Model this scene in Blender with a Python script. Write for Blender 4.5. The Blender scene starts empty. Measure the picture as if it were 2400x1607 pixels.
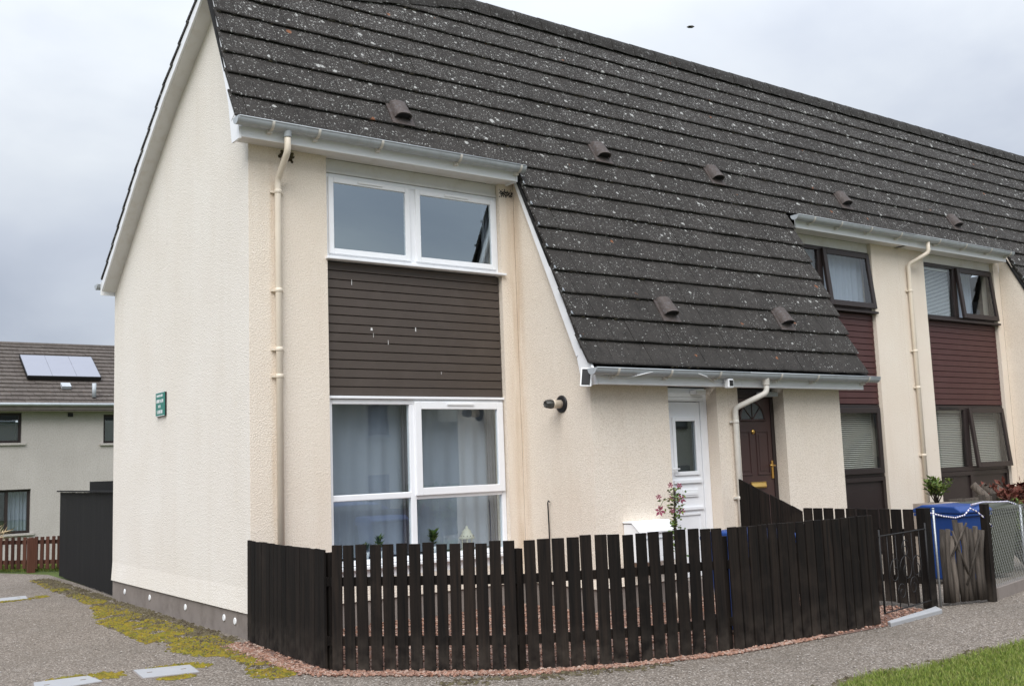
import bpy, math, random
from mathutils import Vector, Matrix
R = random.Random(7)
S = bpy.context.scene
COL = S.collection
PI = math.pi

# ------------------------------------------------------------------ camera
def make_camera():
    yaw, pit, rol = -0.6328, 0.1179, -0.0364
    fw = Vector((math.sin(-yaw)*math.cos(pit), math.cos(yaw)*math.cos(pit), math.sin(pit)))
    rt = Vector((fw.y, -fw.x, 0)).normalized()
    up = rt.cross(fw)
    c, s = math.cos(rol), math.sin(rol)
    r2 = c*rt + s*up; u2 = -s*rt + c*up
    cd = bpy.data.cameras.new('camera'); co = bpy.data.objects.new('camera', cd); COL.objects.link(co)
    m = Matrix((r2, u2, -fw)).transposed().to_4x4(); m.translation = Vector((-3.8692, -9.6754, 1.586))
    co.matrix_world = m
    cd.sensor_width = 36; cd.lens = 36.067; cd.clip_start = .05; cd.clip_end = 900
    S.camera = co
make_camera()

# ------------------------------------------------------------------ world, sun, exposure
SUN_EL, SUN_AZ = 50, 226       # degrees; azimuth clockwise from +y
W = bpy.data.worlds.new('World'); S.world = W; W.use_nodes = True
def build_world():
    nt = W.node_tree; nt.nodes.clear()
    def N(t): return nt.nodes.new(t)
    L = nt.links.new
    out = N('ShaderNodeOutputWorld')
    sky = N('ShaderNodeTexSky'); sky.sky_type = 'NISHITA'; sky.sun_disc = False
    sky.sun_elevation = math.radians(SUN_EL); sky.sun_rotation = math.radians(SUN_AZ)
    bg1 = N('ShaderNodeBackground'); bg1.inputs[1].default_value = .05; L(sky.outputs[0], bg1.inputs[0])
    tc = N('ShaderNodeTexCoord')
    sep = N('ShaderNodeSeparateXYZ'); L(tc.outputs['Generated'], sep.inputs[0])
    mz = N('ShaderNodeMath'); mz.operation = 'MAXIMUM'; L(sep.outputs[2], mz.inputs[0]); mz.inputs[1].default_value = 0
    ad = N('ShaderNodeMath'); ad.operation = 'ADD'; L(mz.outputs[0], ad.inputs[0]); ad.inputs[1].default_value = .32
    dx = N('ShaderNodeMath'); dx.operation = 'DIVIDE'; L(sep.outputs[0], dx.inputs[0]); L(ad.outputs[0], dx.inputs[1])
    dy = N('ShaderNodeMath'); dy.operation = 'DIVIDE'; L(sep.outputs[1], dy.inputs[0]); L(ad.outputs[0], dy.inputs[1])
    cb = N('ShaderNodeCombineXYZ'); L(dx.outputs[0], cb.inputs[0]); L(dy.outputs[0], cb.inputs[1])
    cb.inputs[2].default_value = 3.7
    nz = N('ShaderNodeTexNoise'); nz.inputs['Scale'].default_value = 1.15; nz.inputs['Detail'].default_value = 6
    nz.inputs['Roughness'].default_value = .5; nz.inputs['Distortion'].default_value = .35; L(cb.outputs[0], nz.inputs['Vector'])
    # broad brightening of the cloud sheet to the east (+x)
    ax = N('ShaderNodeMath'); ax.operation = 'MULTIPLY_ADD'; L(sep.outputs[0], ax.inputs[0]); ax.inputs[1].default_value = .16; L(nz.outputs[0], ax.inputs[2])
    rp = N('ShaderNodeValToRGB'); L(ax.outputs[0], rp.inputs[0])
    e = rp.color_ramp.elements
    e[0].position = .38; e[0].color = (.53, .585, .70, 1)
    e[1].position = .66; e[1].color = (.89, .94, 1.0, 1)
    k = rp.color_ramp.elements.new(.52); k.color = (.69, .745, .85, 1)
    zz = N('ShaderNodeMath'); zz.operation = 'POWER'; L(mz.outputs[0], zz.inputs[0]); zz.inputs[1].default_value = 2
    g = N('ShaderNodeMath'); g.operation = 'MULTIPLY_ADD'; L(zz.outputs[0], g.inputs[0]); g.inputs[1].default_value = .85; g.inputs[2].default_value = .325
    bg2 = N('ShaderNodeBackground'); L(rp.outputs[0], bg2.inputs[0]); L(g.outputs[0], bg2.inputs[1])
    mx = N('ShaderNodeMixShader'); mx.inputs[0].default_value = .93
    L(bg1.outputs[0], mx.inputs[1]); L(bg2.outputs[0], mx.inputs[2]); L(mx.outputs[0], out.inputs[0])
build_world()
def build_sun():
    ld = bpy.data.lights.new('sun', 'SUN'); ld.energy = 1.5; ld.angle = math.radians(50); ld.color = (1, .975, .935)
    o = bpy.data.objects.new('sun', ld); COL.objects.link(o)
    el, az = math.radians(SUN_EL), math.radians(SUN_AZ)
    d = Vector((math.sin(az)*math.cos(el), math.cos(az)*math.cos(el), math.sin(el)))
    o.rotation_euler = (-d).to_track_quat('-Z', 'Y').to_euler(); o.location = (0, 0, 40)
build_sun()
S.view_settings.view_transform = 'Standard'; S.view_settings.look = 'None'
S.view_settings.exposure = 1.28; S.view_settings.gamma = 1; S.view_settings.use_curve_mapping = False

# ------------------------------------------------------------------ mesh helpers
class MB:
    def __init__(s): s.v = []; s.f = []; s.sm = []
    def add(s, vs, fs, smooth=False):
        b = len(s.v); s.v += [tuple(v) for v in vs]
        for f in fs: s.f.append(tuple(b+i for i in f)); s.sm.append(smooth)
        return s
    def box(s, x0, x1, y0, y1, z0, z1):
        return s.add([(x0,y0,z0),(x1,y0,z0),(x1,y1,z0),(x0,y1,z0),(x0,y0,z1),(x1,y0,z1),(x1,y1,z1),(x0,y1,z1)],
            [(0,3,2,1),(4,5,6,7),(0,1,5,4),(1,2,6,5),(2,3,7,6),(3,0,4,7)])
    def obox(s, o, a, b, c):
        o, a, b, c = Vector(o), Vector(a), Vector(b), Vector(c)
        if a.cross(b).dot(c) < 0: a, b = b, a
        vs = [o, o+a, o+a+b, o+b, o+c, o+a+c, o+a+b+c, o+b+c]
        return s.add(vs, [(0,3,2,1),(4,5,6,7),(0,1,5,4),(1,2,6,5),(2,3,7,6),(3,0,4,7)])
    def prism(s, poly, d):
        """poly: 3D points of one face; d: extrusion vector"""
        d = Vector(d); p = [Vector(q) for q in poly]; n = len(p)
        nn = Vector((0,0,0))
        for i in range(n): nn += p[i].cross(p[(i+1) % n])
        if nn.dot(d) > 0: p = p[::-1]
        vs = p + [q+d for q in p]
        fs = [tuple(range(n)), tuple(range(2*n-1, n-1, -1))]
        for i in range(n): j = (i+1) % n; fs.append((j, i, n+i, n+j))
        return s.add(vs, fs)
    def quad(s, a, b, c, d): return s.add([a,b,c,d], [(0,1,2,3)])
    def tube(s, path, r, n=10, smooth=True, cap=True):
        P = [Vector(p) for p in path]; rs = r if isinstance(r, (list, tuple)) else [r]*len(P)
        vs = []; ref = None
        for i, p in enumerate(P):
            t = (P[min(i+1, len(P)-1)] - P[max(i-1, 0)]).normalized()
            if ref is None: ref = t.orthogonal().normalized()
            ref = (ref - t*ref.dot(t)).normalized(); b = t.cross(ref)
            for k in range(n):
                a = 2*PI*k/n; vs.append(p + (ref*math.cos(a)+b*math.sin(a))*rs[i])
        fs = []
        for i in range(len(P)-1):
            for k in range(n):
                k2 = (k+1) % n; fs.append((i*n+k, i*n+k2, (i+1)*n+k2, (i+1)*n+k))
        s.add(vs, fs, smooth)
        if cap:
            b = len(s.v)-len(vs)
            s.f.append(tuple(b+k for k in range(n-1, -1, -1))); s.sm.append(False)
            s.f.append(tuple(b+(len(P)-1)*n+k for k in range(n))); s.sm.append(False)
        return s
    def lathe(s, c, prof, axis=(0,0,1), n=16, smooth=True):
        ax = Vector(axis).normalized(); u = ax.orthogonal().normalized(); w = ax.cross(u); c = Vector(c); vs = []
        for r, h in prof:
            for k in range(n):
                a = 2*PI*k/n; vs.append(c + ax*h + (u*math.cos(a)+w*math.sin(a))*max(r, 1e-4))
        fs = []
        for i in range(len(prof)-1):
            for k in range(n): k2 = (k+1) % n; fs.append((i*n+k, i*n+k2, (i+1)*n+k2, (i+1)*n+k))
        s.add(vs, fs, smooth)
        b = len(s.v)-len(vs); m = len(prof)-1
        s.f.append(tuple(b+k for k in range(n-1, -1, -1))); s.sm.append(False)
        s.f.append(tuple(b+m*n+k for k in range(n))); s.sm.append(False)
        return s
    def mesh(s, name, m=None, org=(0,0,0)):
        me = bpy.data.meshes.new(name); o = Vector(org)
        me.from_pydata([tuple(Vector(v)-o) for v in s.v], [], s.f); me.update()
        me.polygons.foreach_set('use_smooth', s.sm)
        if m: me.materials.append(m)
        return me
    def build(s, name, m, parent=None, org=None, **tags):
        if parent is not None: org = base_of(parent)
        elif org is None: org = (0,0,0)
        o = bpy.data.objects.new(name, s.mesh(name, m, org)); COL.objects.link(o)
        if parent is not None: o.parent = parent
        else: o.location = org
        for k, v in tags.items(): o[k] = v
        return o
BASE = {}
def base_of(o):
    while o.parent is not None: o = o.parent
    return Vector(o.location)
def thing(name, label, cat, loc, group=None):
    o = bpy.data.objects.new(name, None); o.empty_display_size = .2; COL.objects.link(o); o.location = loc
    o['label'] = label; o['category'] = cat
    if group: o['group'] = group
    return o
def bev(o, w=.004, seg=2):
    md = o.modifiers.new('bevel', 'BEVEL'); md.width = w; md.segments = seg; md.limit_method = 'ANGLE'; return o
def linked(name, me, parent, loc, rot=None):
    o = bpy.data.objects.new(name, me); COL.objects.link(o); o.parent = parent
    o.location = Vector(loc) - base_of(parent)
    if rot: o.rotation_euler = rot
    return o

# ------------------------------------------------------------------ materials
class NT:
    def __init__(s, name):
        s.m = bpy.data.materials.new(name); s.m.use_nodes = True; s.t = s.m.node_tree; s.t.nodes.clear()
        s.out = s.t.nodes.new('ShaderNodeOutputMaterial'); s.b = s.t.nodes.new('ShaderNodeBsdfPrincipled')
        s.t.links.new(s.b.outputs[0], s.out.inputs[0]); s.b.inputs['Specular IOR Level'].default_value = .3
        s.geo = s.t.nodes.new('ShaderNodeNewGeometry'); s.pos = s.geo.outputs['Position']
    def N(s, t): return s.t.nodes.new(t)
    def L(s, a, b): s.t.links.new(a, b)
    def setv(s, sock, v):
        if hasattr(v, 'is_output') or isinstance(v, bpy.types.NodeSocket): s.L(v, sock)
        else: sock.default_value = v
    def scale(s, vec, sc):
        n = s.N('ShaderNodeVectorMath'); n.operation = 'MULTIPLY'; s.L(vec, n.inputs[0]); n.inputs[1].default_value = sc; return n.outputs[0]
    def noise(s, sc, det=3, rough=.55, vec=None, dist=0):
        n = s.N('ShaderNodeTexNoise'); n.inputs['Scale'].default_value = sc; n.inputs['Detail'].default_value = det
        n.inputs['Roughness'].default_value = rough; n.inputs['Distortion'].default_value = dist; s.L(vec or s.pos, n.inputs['Vector']); return n.outputs[0]
    def vor(s, sc, vec=None, feat='F1', rand=1):
        n = s.N('ShaderNodeTexVoronoi'); n.feature = feat; n.inputs['Scale'].default_value = sc; n.inputs['Randomness'].default_value = rand
        s.L(vec or s.pos, n.inputs['Vector']); return n
    def ramp(s, f, stops, interp='LINEAR'):
        n = s.N('ShaderNodeValToRGB'); s.L(f, n.inputs[0]); cr = n.color_ramp; cr.interpolation = interp
        for i, (p, c) in enumerate(stops):
            e = cr.elements[i] if i < 2 else cr.elements.new(p)
            e.position = p; e.color = tuple(c)+(1,) if len(c) == 3 else c
        return n.outputs[0]
    def math(s, op, a, b=0., c=0.):
        n = s.N('ShaderNodeMath'); n.operation = op
        for i, v in enumerate((a, b, c)): s.setv(n.inputs[i], v)
        return n.outputs[0]
    def mix(s, f, a, b, mode='MIX'):
        n = s.N('ShaderNodeMix'); n.data_type = 'RGBA'; n.blend_type = mode; s.setv(n.inputs[0], f)
        for i, v in ((6, a), (7, b)):
            if isinstance(v, (tuple, list)): n.inputs[i].default_value = tuple(v)+(1,) if len(v) == 3 else v
            else: s.L(v, n.inputs[i])
        return n.outputs[2]
    def rnd(s): return s.N('ShaderNodeObjectInfo').outputs['Random']
    def bump(s, h, st=.5, d=.01, prev=None):
        n = s.N('ShaderNodeBump'); n.inputs['Strength'].default_value = st; n.inputs['Distance'].default_value = d
        s.L(h, n.inputs['Height'])
        if prev is not None: s.L(prev, n.inputs['Normal'])
        return n.outputs[0]
    def end(s, col=None, rough=None, nrm=None, **kw):
        if col is not None:
            if isinstance(col, (tuple, list)): s.b.inputs['Base Color'].default_value = tuple(col)+(1,)
            else: s.L(col, s.b.inputs['Base Color'])
        if rough is not None: s.setv(s.b.inputs['Roughness'], rough)
        if nrm is not None: s.L(nrm, s.b.inputs['Normal'])
        for k, v in kw.items(): s.b.inputs[k.replace('_', ' ')].default_value = v
        return s.m
def zband(n, z0, z1):
    """1 at height z0 fading to 0 at z1"""
    sp = n.N('ShaderNodeSeparateXYZ'); n.L(n.pos, sp.inputs[0])
    mr = n.N('ShaderNodeMapRange'); n.L(sp.outputs[2], mr.inputs[0]); mr.inputs[1].default_value = z0; mr.inputs[2].default_value = z1
    mr.inputs[3].default_value = 1; mr.inputs[4].default_value = 0; return mr.outputs[0]
def m_harling(name, c1, c2, stain, rough_scale=62, depth=.007, corner=False):
    n = NT(name)
    big = n.noise(1.1, 4); streak = n.noise(1, 4, .6, n.scale(n.pos, (4.3, 4.3, .5)))
    fine = n.noise(rough_scale*1.5, 4, .7); v = n.vor(rough_scale*1.3)
    col = n.mix(n.ramp(big, [(.3, (0,0,0)), (.7, (1,1,1))]), c1, c2)
    col = n.mix(n.math('MULTIPLY', n.ramp(streak, [(.50, (0,0,0)), (.82, (1,1,1))]), .22), col, stain)
    col = n.mix(n.math('MULTIPLY', n.ramp(fine, [(.36, (1,1,1)), (.54, (0,0,0))]), .52), col, (c1[0]*.6, c1[1]*.56, c1[2]*.5))
    spots = n.vor(1.7); sr = n.math('LESS_THAN', spots.outputs['Distance'], .018)
    col = n.mix(n.math('MULTIPLY', sr, .6), col, (.16, .12, .09))
    h = n.math('ADD', n.math('MULTIPLY', fine, .7), n.math('MULTIPLY', v.outputs['Distance'], .6))
    if corner:
        sp = n.N('ShaderNodeSeparateXYZ'); n.L(n.pos, sp.inputs[0])
        dx = n.math('ABSOLUTE', n.math('SUBTRACT', sp.outputs[0], 3.30)); dy = n.math('ABSOLUTE', n.math('ADD', sp.outputs[1], .03))
        mk = n.math('SUBTRACT', 1., n.math('MULTIPLY', n.math('MAXIMUM', dx, dy), 7.)); mk = n.math('MAXIMUM', mk, 0.)
        mk = n.math('MULTIPLY', mk, n.ramp(n.noise(1, 4, .6, n.scale(n.pos, (14, 14, 1.1))), [(.32, (0,0,0)), (.62, (1,1,1))]))
        col = n.mix(n.math('MULTIPLY', mk, .55), col, (.47, .33, .20))
        dp = n.math('ABSOLUTE', n.math('SUBTRACT', sp.outputs[0], .245)); mp = n.math('MAXIMUM', n.math('SUBTRACT', 1., n.math('MULTIPLY', dp, 28.)), 0.)
        mp = n.math('MULTIPLY', mp, n.ramp(n.noise(1, 3, .6, n.scale(n.pos, (9, 9, 1.6))), [(.35, (0,0,0)), (.65, (1,1,1))]))
        col = n.mix(n.math('MULTIPLY', mp, .3), col, (.50, .33, .18))
    return n.end(col, .95, n.bump(h, .8, depth), Specular_IOR_Level=.1)
def m_plain(name, c, rough=.5, var=.08, sc=3, bump=0, bsc=40, spec=.4, dirt=0, dirtc=(.25,.22,.18), metal=0):
    n = NT(name); nz = n.noise(sc, 4)
    col = n.mix(nz, tuple(x*(1-var) for x in c), tuple(min(1, x*(1+var)) for x in c))
    if dirt: col = n.mix(n.math('MULTIPLY', n.ramp(n.noise(sc*2.3, 5, .65), [(.48, (0,0,0)), (.75, (1,1,1))]), dirt), col, dirtc)
    nr = n.bump(n.noise(bsc, 3), bump, .004) if bump else None
    return n.end(col, rough, nr, Specular_IOR_Level=spec, Metallic=metal)
def m_wood(name, c, c2, sc=1, rough=.75, axis='z', rv=.9, splash=0):
    n = NT(name); k = {'z': (38, 38, 1.6), 'x': (1.6, 38, 38), 'y': (38, 1.6, 38)}[axis]
    r = n.rnd(); off = n.N('ShaderNodeVectorMath'); off.operation = 'ADD'; n.L(n.pos, off.inputs[0])
    cx = n.N('ShaderNodeCombineXYZ'); n.L(n.math('MULTIPLY', r, 37.), cx.inputs[0]); n.L(n.math('MULTIPLY', r, 11.), cx.inputs[2]); n.L(cx.outputs[0], off.inputs[1])
    g = n.noise(1, 4, .6, n.scale(off.outputs[0], tuple(q*sc for q in k)), .4)
    col = n.mix(n.ramp(g, [(.3, (0,0,0)), (.72, (1,1,1))]), c, c2)
    br = n.math('ADD', n.math('MULTIPLY', r, rv), 1-rv/2)
    hs = n.N('ShaderNodeHueSaturation'); n.L(col, hs.inputs['Color']); n.L(br, hs.inputs['Value'])
    oc = hs.outputs[0]
    if splash:
        bl = n.noise(2.6, 5, .65); zb = zband(n, .02, .34)
        oc = n.mix(n.math('MULTIPLY', n.math('MULTIPLY', zb, n.ramp(n.noise(9, 4), [(.35, (0,0,0)), (.7, (1,1,1))])), .55), oc, (.075, .062, .050))
        oc = n.mix(n.math('MULTIPLY', n.ramp(bl, [(.55, (0,0,0)), (.75, (1,1,1))]), .35), oc, (.036, .026, .020))
        oc = n.mix(n.math('LESS_THAN', n.vor(2.9).outputs['Distance'], .012), oc, (.12, .10, .08))
    return n.end(oc, rough, n.bump(g, .6, .005), Specular_IOR_Level=.2)
def m_tile(name, c1, c2, lichen=1., sc=1.):
    n = NT(name)
    a = n.noise(2.2*sc, 5, .6); f = n.noise(55, 4, .7)
    col = n.mix(n.ramp(a, [(.3, (0,0,0)), (.7, (1,1,1))]), c1, c2)
    col = n.mix(n.math('MULTIPLY', n.ramp(f, [(.38, (0,0,0)), (.70, (1,1,1))]), .55), col, (c2[0]*2.0, c2[1]*1.95, c2[2]*1.9))
    col = n.mix(n.math('MULTIPLY', n.ramp(n.noise(13, 5, .7), [(.50, (0,0,0)), (.72, (1,1,1))]), .6), col, (c1[0]*.45, c1[1]*.45, c1[2]*.45))
    col = n.mix(n.math('MULTIPLY', n.ramp(n.noise(1, 4, .6, n.scale(n.pos, (9, 1.1, 1.1))), [(.5, (0,0,0)), (.8, (1,1,1))]), .35), col, (c1[0]*.55, c1[1]*.55, c1[2]*.55))
    hs = n.N('ShaderNodeHueSaturation'); n.L(col, hs.inputs['Color']); n.L(n.math('ADD', n.math('MULTIPLY', n.rnd(), .16), .92), hs.inputs['Value']); col = hs.outputs[0]
    sp = n.N('ShaderNodeSeparateXYZ'); n.L(n.pos, sp.inputs[0])
    dens = n.math('ADD', n.math('MULTIPLY', n.math('SUBTRACT', sp.outputs[2], 5.3), .115), n.math('MULTIPLY', n.math('SUBTRACT', n.noise(2.1, 4, .7), .5), 1.5))
    warp = n.N('ShaderNodeVectorMath'); warp.operation = 'MULTIPLY_ADD'
    nn = n.N('ShaderNodeTexNoise'); nn.inputs['Scale'].default_value = 40; nn.inputs['Detail'].default_value = 2; n.L(n.pos, nn.inputs['Vector'])
    n.L(nn.outputs['Color'], warp.inputs[0]); warp.inputs[1].default_value = (.05,)*3; n.L(n.pos, warp.inputs[2])
    white = None
    for scv, rad, cut in ((6., .20, .72), (10., .24, .70), (19., .26, .66), (40., .34, .60), (75., .36, .58)):
        v = n.vor(scv, warp.outputs[0]); hv = n.N('ShaderNodeSeparateColor'); n.L(v.outputs['Color'], hv.inputs[0])
        on = n.math('GREATER_THAN', n.math('ADD', hv.outputs[0], n.math('MULTIPLY', dens, .9)), cut)
        rr = n.math('MULTIPLY', hv.outputs[1], rad)
        hit = n.math('MULTIPLY', on, n.math('LESS_THAN', v.outputs['Distance'], rr))
        white = hit if white is None else n.math('MAXIMUM', white, hit)
    col = n.mix(n.math('MULTIPLY', white, .74*lichen), col, (.44, .44, .42))
    vo = n.vor(5.5, warp.outputs[0]); ho = n.N('ShaderNodeSeparateColor'); n.L(vo.outputs['Color'], ho.inputs[0])
    oh = n.math('MULTIPLY', n.math('GREATER_THAN', ho.outputs[0], .90), n.math('LESS_THAN', vo.outputs['Distance'], n.math('MULTIPLY', ho.outputs[1], .17)))
    col = n.mix(n.math('MULTIPLY', oh, .6*lichen), col, (.30, .115, .05))
    h = n.math('ADD', f, n.math('MULTIPLY', white, .5))
    return n.end(col, .9, n.bump(h, .5, .004), Specular_IOR_Level=.2)
def m_glass(name, ior=2.1, tint=(.90, .97, 1.0)):
    n = NT(name); n.t.nodes.remove(n.b)
    fr = n.N('ShaderNodeFresnel'); fr.inputs[0].default_value = ior
    tr = n.N('ShaderNodeBsdfTransparent'); tr.inputs[0].default_value = (.92, .95, .96, 1)
    gl = n.N('ShaderNodeBsdfGlossy'); gl.inputs[0].default_value = tint+(1,); gl.inputs['Roughness'].default_value = .012
    n.L(n.bump(n.noise(1.6, 2), .05, .01), gl.inputs['Normal'])
    mx = n.N('ShaderNodeMixShader'); n.L(n.math('MULTIPLY', fr.outputs[0], n.math('SUBTRACT', 1., n.geo.outputs['Backfacing'])), mx.inputs[0]); n.L(tr.outputs[0], mx.inputs[1]); n.L(gl.outputs[0], mx.inputs[2])
    n.L(mx.outputs[0], n.out.inputs[0]); return n.m
def m_path():
    n = NT('path_aggregate')
    v = n.vor(85); v2 = n.vor(170); hv = n.N('ShaderNodeSeparateColor'); n.L(v.outputs['Color'], hv.inputs[0])
    col = n.ramp(hv.outputs[0], [(0, (.105, .086, .069)), (.35, (.195, .162, .132)), (.62, (.255, .213, .176)), (.86, (.335, .29, .245)), (1, (.52, .47, .42))])
    col = n.mix(n.math('MULTIPLY', n.ramp(v.outputs['Distance'], [(.3, (0,0,0)), (.75, (1,1,1))]), .6), col, (.075, .066, .055))
    col = n.mix(n.math('MULTIPLY', n.ramp(n.noise(.9, 5, .6), [(.42, (0,0,0)), (.72, (1,1,1))]), .40), col, (.125, .108, .088))
    col = n.mix(n.math('MULTIPLY', n.ramp(n.noise(3.1, 4, .6), [(.56, (0,0,0)), (.78, (1,1,1))]), .30), col, (.33, .30, .27))
    h = n.math('ADD', v.outputs['Distance'], n.math('MULTIPLY', v2.outputs['Distance'], .5))
    h = n.math('MULTIPLY', h, -1.)
    return n.end(col, .92, n.bump(h, .9, .006), Specular_IOR_Level=.2)
def m_varied(name, cols, sc, rough=.9, noise_bump=0):
    """colour picked per spot of ground from a small palette (stones, moss, blades)"""
    n = NT(name); v = n.vor(sc); hv = n.N('ShaderNodeSeparateColor'); n.L(v.outputs['Color'], hv.inputs[0])
    k = len(cols)-1
    col = n.ramp(hv.outputs[0], [(i/k, c) for i, c in enumerate(cols)])
    return n.end(col, rough, n.bump(n.noise(noise_bump, 3), .5, .004) if noise_bump else None, Specular_IOR_Level=.2)

M = dict(
 wall=m_harling('cream_harling', (.78, .69, .585), (.815, .74, .645), (.60, .47, .36), corner=True),
 gable=m_harling('pale_harling', (.785, .735, .665), (.82, .78, .72), (.62, .55, .46), 60),
 plinth=m_plain('plinth_concrete', (.235, .205, .185), .95, .2, 2, .5, 60, .1, .5, (.12, .10, .085)),
 tile=m_tile('concrete_tile', (.0245, .0224, .0206), (.0365, .0335, .0310)),
 ridge=m_tile('ridge_tile', (.021, .0195, .018), (.030, .028, .026), .35),
 deck=m_plain('roof_underlay', (.012, .012, .012), .95),
 upvc=m_plain('white_upvc', (.83, .84, .86), .32, .03, 2, spec=.5, dirt=.10, dirtc=(.52, .49, .43)),
 oldwhite=m_plain('old_white_paint', (.66, .655, .64), .5, .05, 3, spec=.35, dirt=.35, dirtc=(.45, .39, .30)),
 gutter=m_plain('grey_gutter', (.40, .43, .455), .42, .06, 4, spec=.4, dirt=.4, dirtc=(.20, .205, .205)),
 pipe=m_plain('cream_pipe', (.72, .64, .53), .45, .05, 4, spec=.4, dirt=.2, dirtc=(.5, .41, .30)),
 greypipe=m_plain('grey_white_pipe', (.66, .63, .575), .42, .05, 4, spec=.4, dirt=.25),
 brownclad=m_plain('brown_cladding', (.068, .0535, .0445), .5, .08, 2, .12, 60, .35, .2, (.12, .098, .085)),
 maroon=m_plain('maroon_cladding', (.066, .0245, .0235), .5, .08, 2, .1, 60, .35, .2, (.12, .06, .055)),
 darkbrown=m_plain('dark_brown_frame', (.026, .018, .017), .45, .1, 4, spec=.4),
 doorbrown=m_plain('brown_door', (.060, .033, .030), .38, .06, 4, spec=.45),
 brass=m_plain('brass', (.72, .46, .14), .28, .08, 8, metal=1),
 black=m_plain('black_plastic', (.012, .012, .013), .45, .1, 8),
 iron=m_plain('black_iron', (.010, .009, .009), .6, .2, 20),
 steel=m_plain('galvanised_steel', (.42, .44, .45), .45, .1, 20, metal=.7),
 fence=m_wood('black_stained_wood', (.0022, .0019, .0017), (.0165, .0112, .0082), 1, .8, splash=1),
 fencedark=m_wood('charcoal_wood', (.0075, .0075, .008), (.015, .0145, .0145), 1, .7, rv=.25),
 redfence=m_wood('red_brown_wood', (.045, .018, .012), (.085, .036, .023), 1, .8),
 driftwood=m_wood('weathered_wood', (.045, .037, .031), (.125, .105, .088), 1, .9),
 glass=m_glass('window_glass', 2.55, (.84, .95, 1.0)), skyglass=m_glass('upper_window_glass', 4.0, (.80, .93, 1.0)), farglass=m_glass('brown_window_glass', 1.7, (.95, .98, 1.0)),
 roomdark=m_plain('room_wall', (.10, .095, .09), .9),
 net=m_plain('net_curtain', (.35, .375, .43), .9, .06, 6, spec=.1),
 drape=m_plain('mauve_curtain', (.20, .185, .205), .9, .1, 6, spec=.1),
 blind=m_plain('cream_blind', (.52, .475, .40), .6, .05, 6),
 whiteblind=m_plain('white_blind', (.78, .79, .80), .6, .04, 6),
 path=m_path(),
 soil=m_varied('lawn_soil', [(.05, .06, .02), (.075, .105, .025), (.06, .085, .02), (.09, .12, .03)], 30, .95, 30),
 bed=m_varied('gravel_bed', [(.08, .05, .04), (.18, .11, .085), (.14, .085, .07), (.23, .16, .13)], 60, .95, 60),
 stone=m_varied('pink_stone', [(.12, .064, .046), (.30, .160, .110), (.40, .245, .185), (.20, .115, .088), (.46, .36, .30), (.28, .135, .085)], 45, .85),
 chip=m_varied('grey_chips', [(.16, .14, .12), (.34, .31, .28), (.50, .46, .42), (.24, .21, .185)], 60, .9),
 moss=m_varied('moss', [(.08, .076, .014), (.165, .148, .016), (.225, .165, .018), (.12, .085, .018), (.18, .165, .030)], 26, .95),
 deadmoss=m_varied('brown_moss', [(.045, .034, .022), (.075, .060, .036), (.10, .085, .045), (.13, .11, .08)], 30, .95),
 grass=m_varied('grass_blades', [(.075, .115, .018), (.15, .215, .034), (.22, .25, .055), (.115, .16, .028), (.27, .26, .10)], 55, .7),
 leaf=m_varied('green_leaf', [(.035, .075, .015), (.085, .14, .03), (.16, .18, .045), (.06, .11, .02)], 40, .6),
 redleaf=m_varied('red_leaf', [(.055, .014, .012), (.13, .032, .024), (.085, .03, .02), (.16, .07, .045)], 40, .7),
 petal=m_plain('magenta_petal', (.17, .018, .048), .6, .25, 60),
 slab=m_plain('pale_slab', (.33, .335, .345), .85, .1, 5, .3, 60, .2, .25, (.34, .32, .29)),
 bluebin=m_plain('blue_bin_plastic', (.010, .045, .19), .5, .06, 6, spec=.4),
 greybin=m_plain('olive_bin_plastic', (.05, .054, .036), .5, .08, 6),
 signgreen=m_plain('sign_green', (.035, .20, .16), .4, .05, 10),
 white=m_plain('clean_white', (.82, .83, .84), .35, .02, 5),
 ventbrown=m_plain('brown_vent', (.066, .052, .046), .7, .3, 14, .3, 50, .3, .65, (.135, .132, .14)),
 bghouse=m_harling('grey_harling', (.43, .402, .378), (.49, .46, .435), (.37, .34, .31), 24, .008),
 bgtile=m_tile('far_tile', (.066, .056, .050), (.098, .085, .076), .35),
 panel=m_plain('solar_glass', (.24, .25, .29), .25, .04, 3, spec=.6),
 stonewall=m_plain('pale_stone', (.36, .30, .25), .9, .25, 8, .5, 30),
 oppwall=m_harling('tan_harling', (.46, .42, .34), (.54, .49, .40), (.40, .34, .26), 30, .02),
 carblue=m_plain('car_blue', (.06, .10, .28), .25, .03, 4, spec=.6),
 darkmetal=m_plain('dark_metal', (.06, .06, .055), .5, .2, 20, spec=.5),
 roofmoss=m_varied('roof_moss', [(.012, .011, .008), (.022, .020, .012), (.035, .030, .018), (.015, .013, .010)], 30, .95),
 mortar=m_plain('verge_mortar', (.045, .042, .039), .95, .2, 8),
 lantern=m_plain('cream_metal', (.62, .60, .48), .5, .08, 12),
 bird=m_plain('bird_grey', (.06, .055, .05), .9),
)

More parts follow.
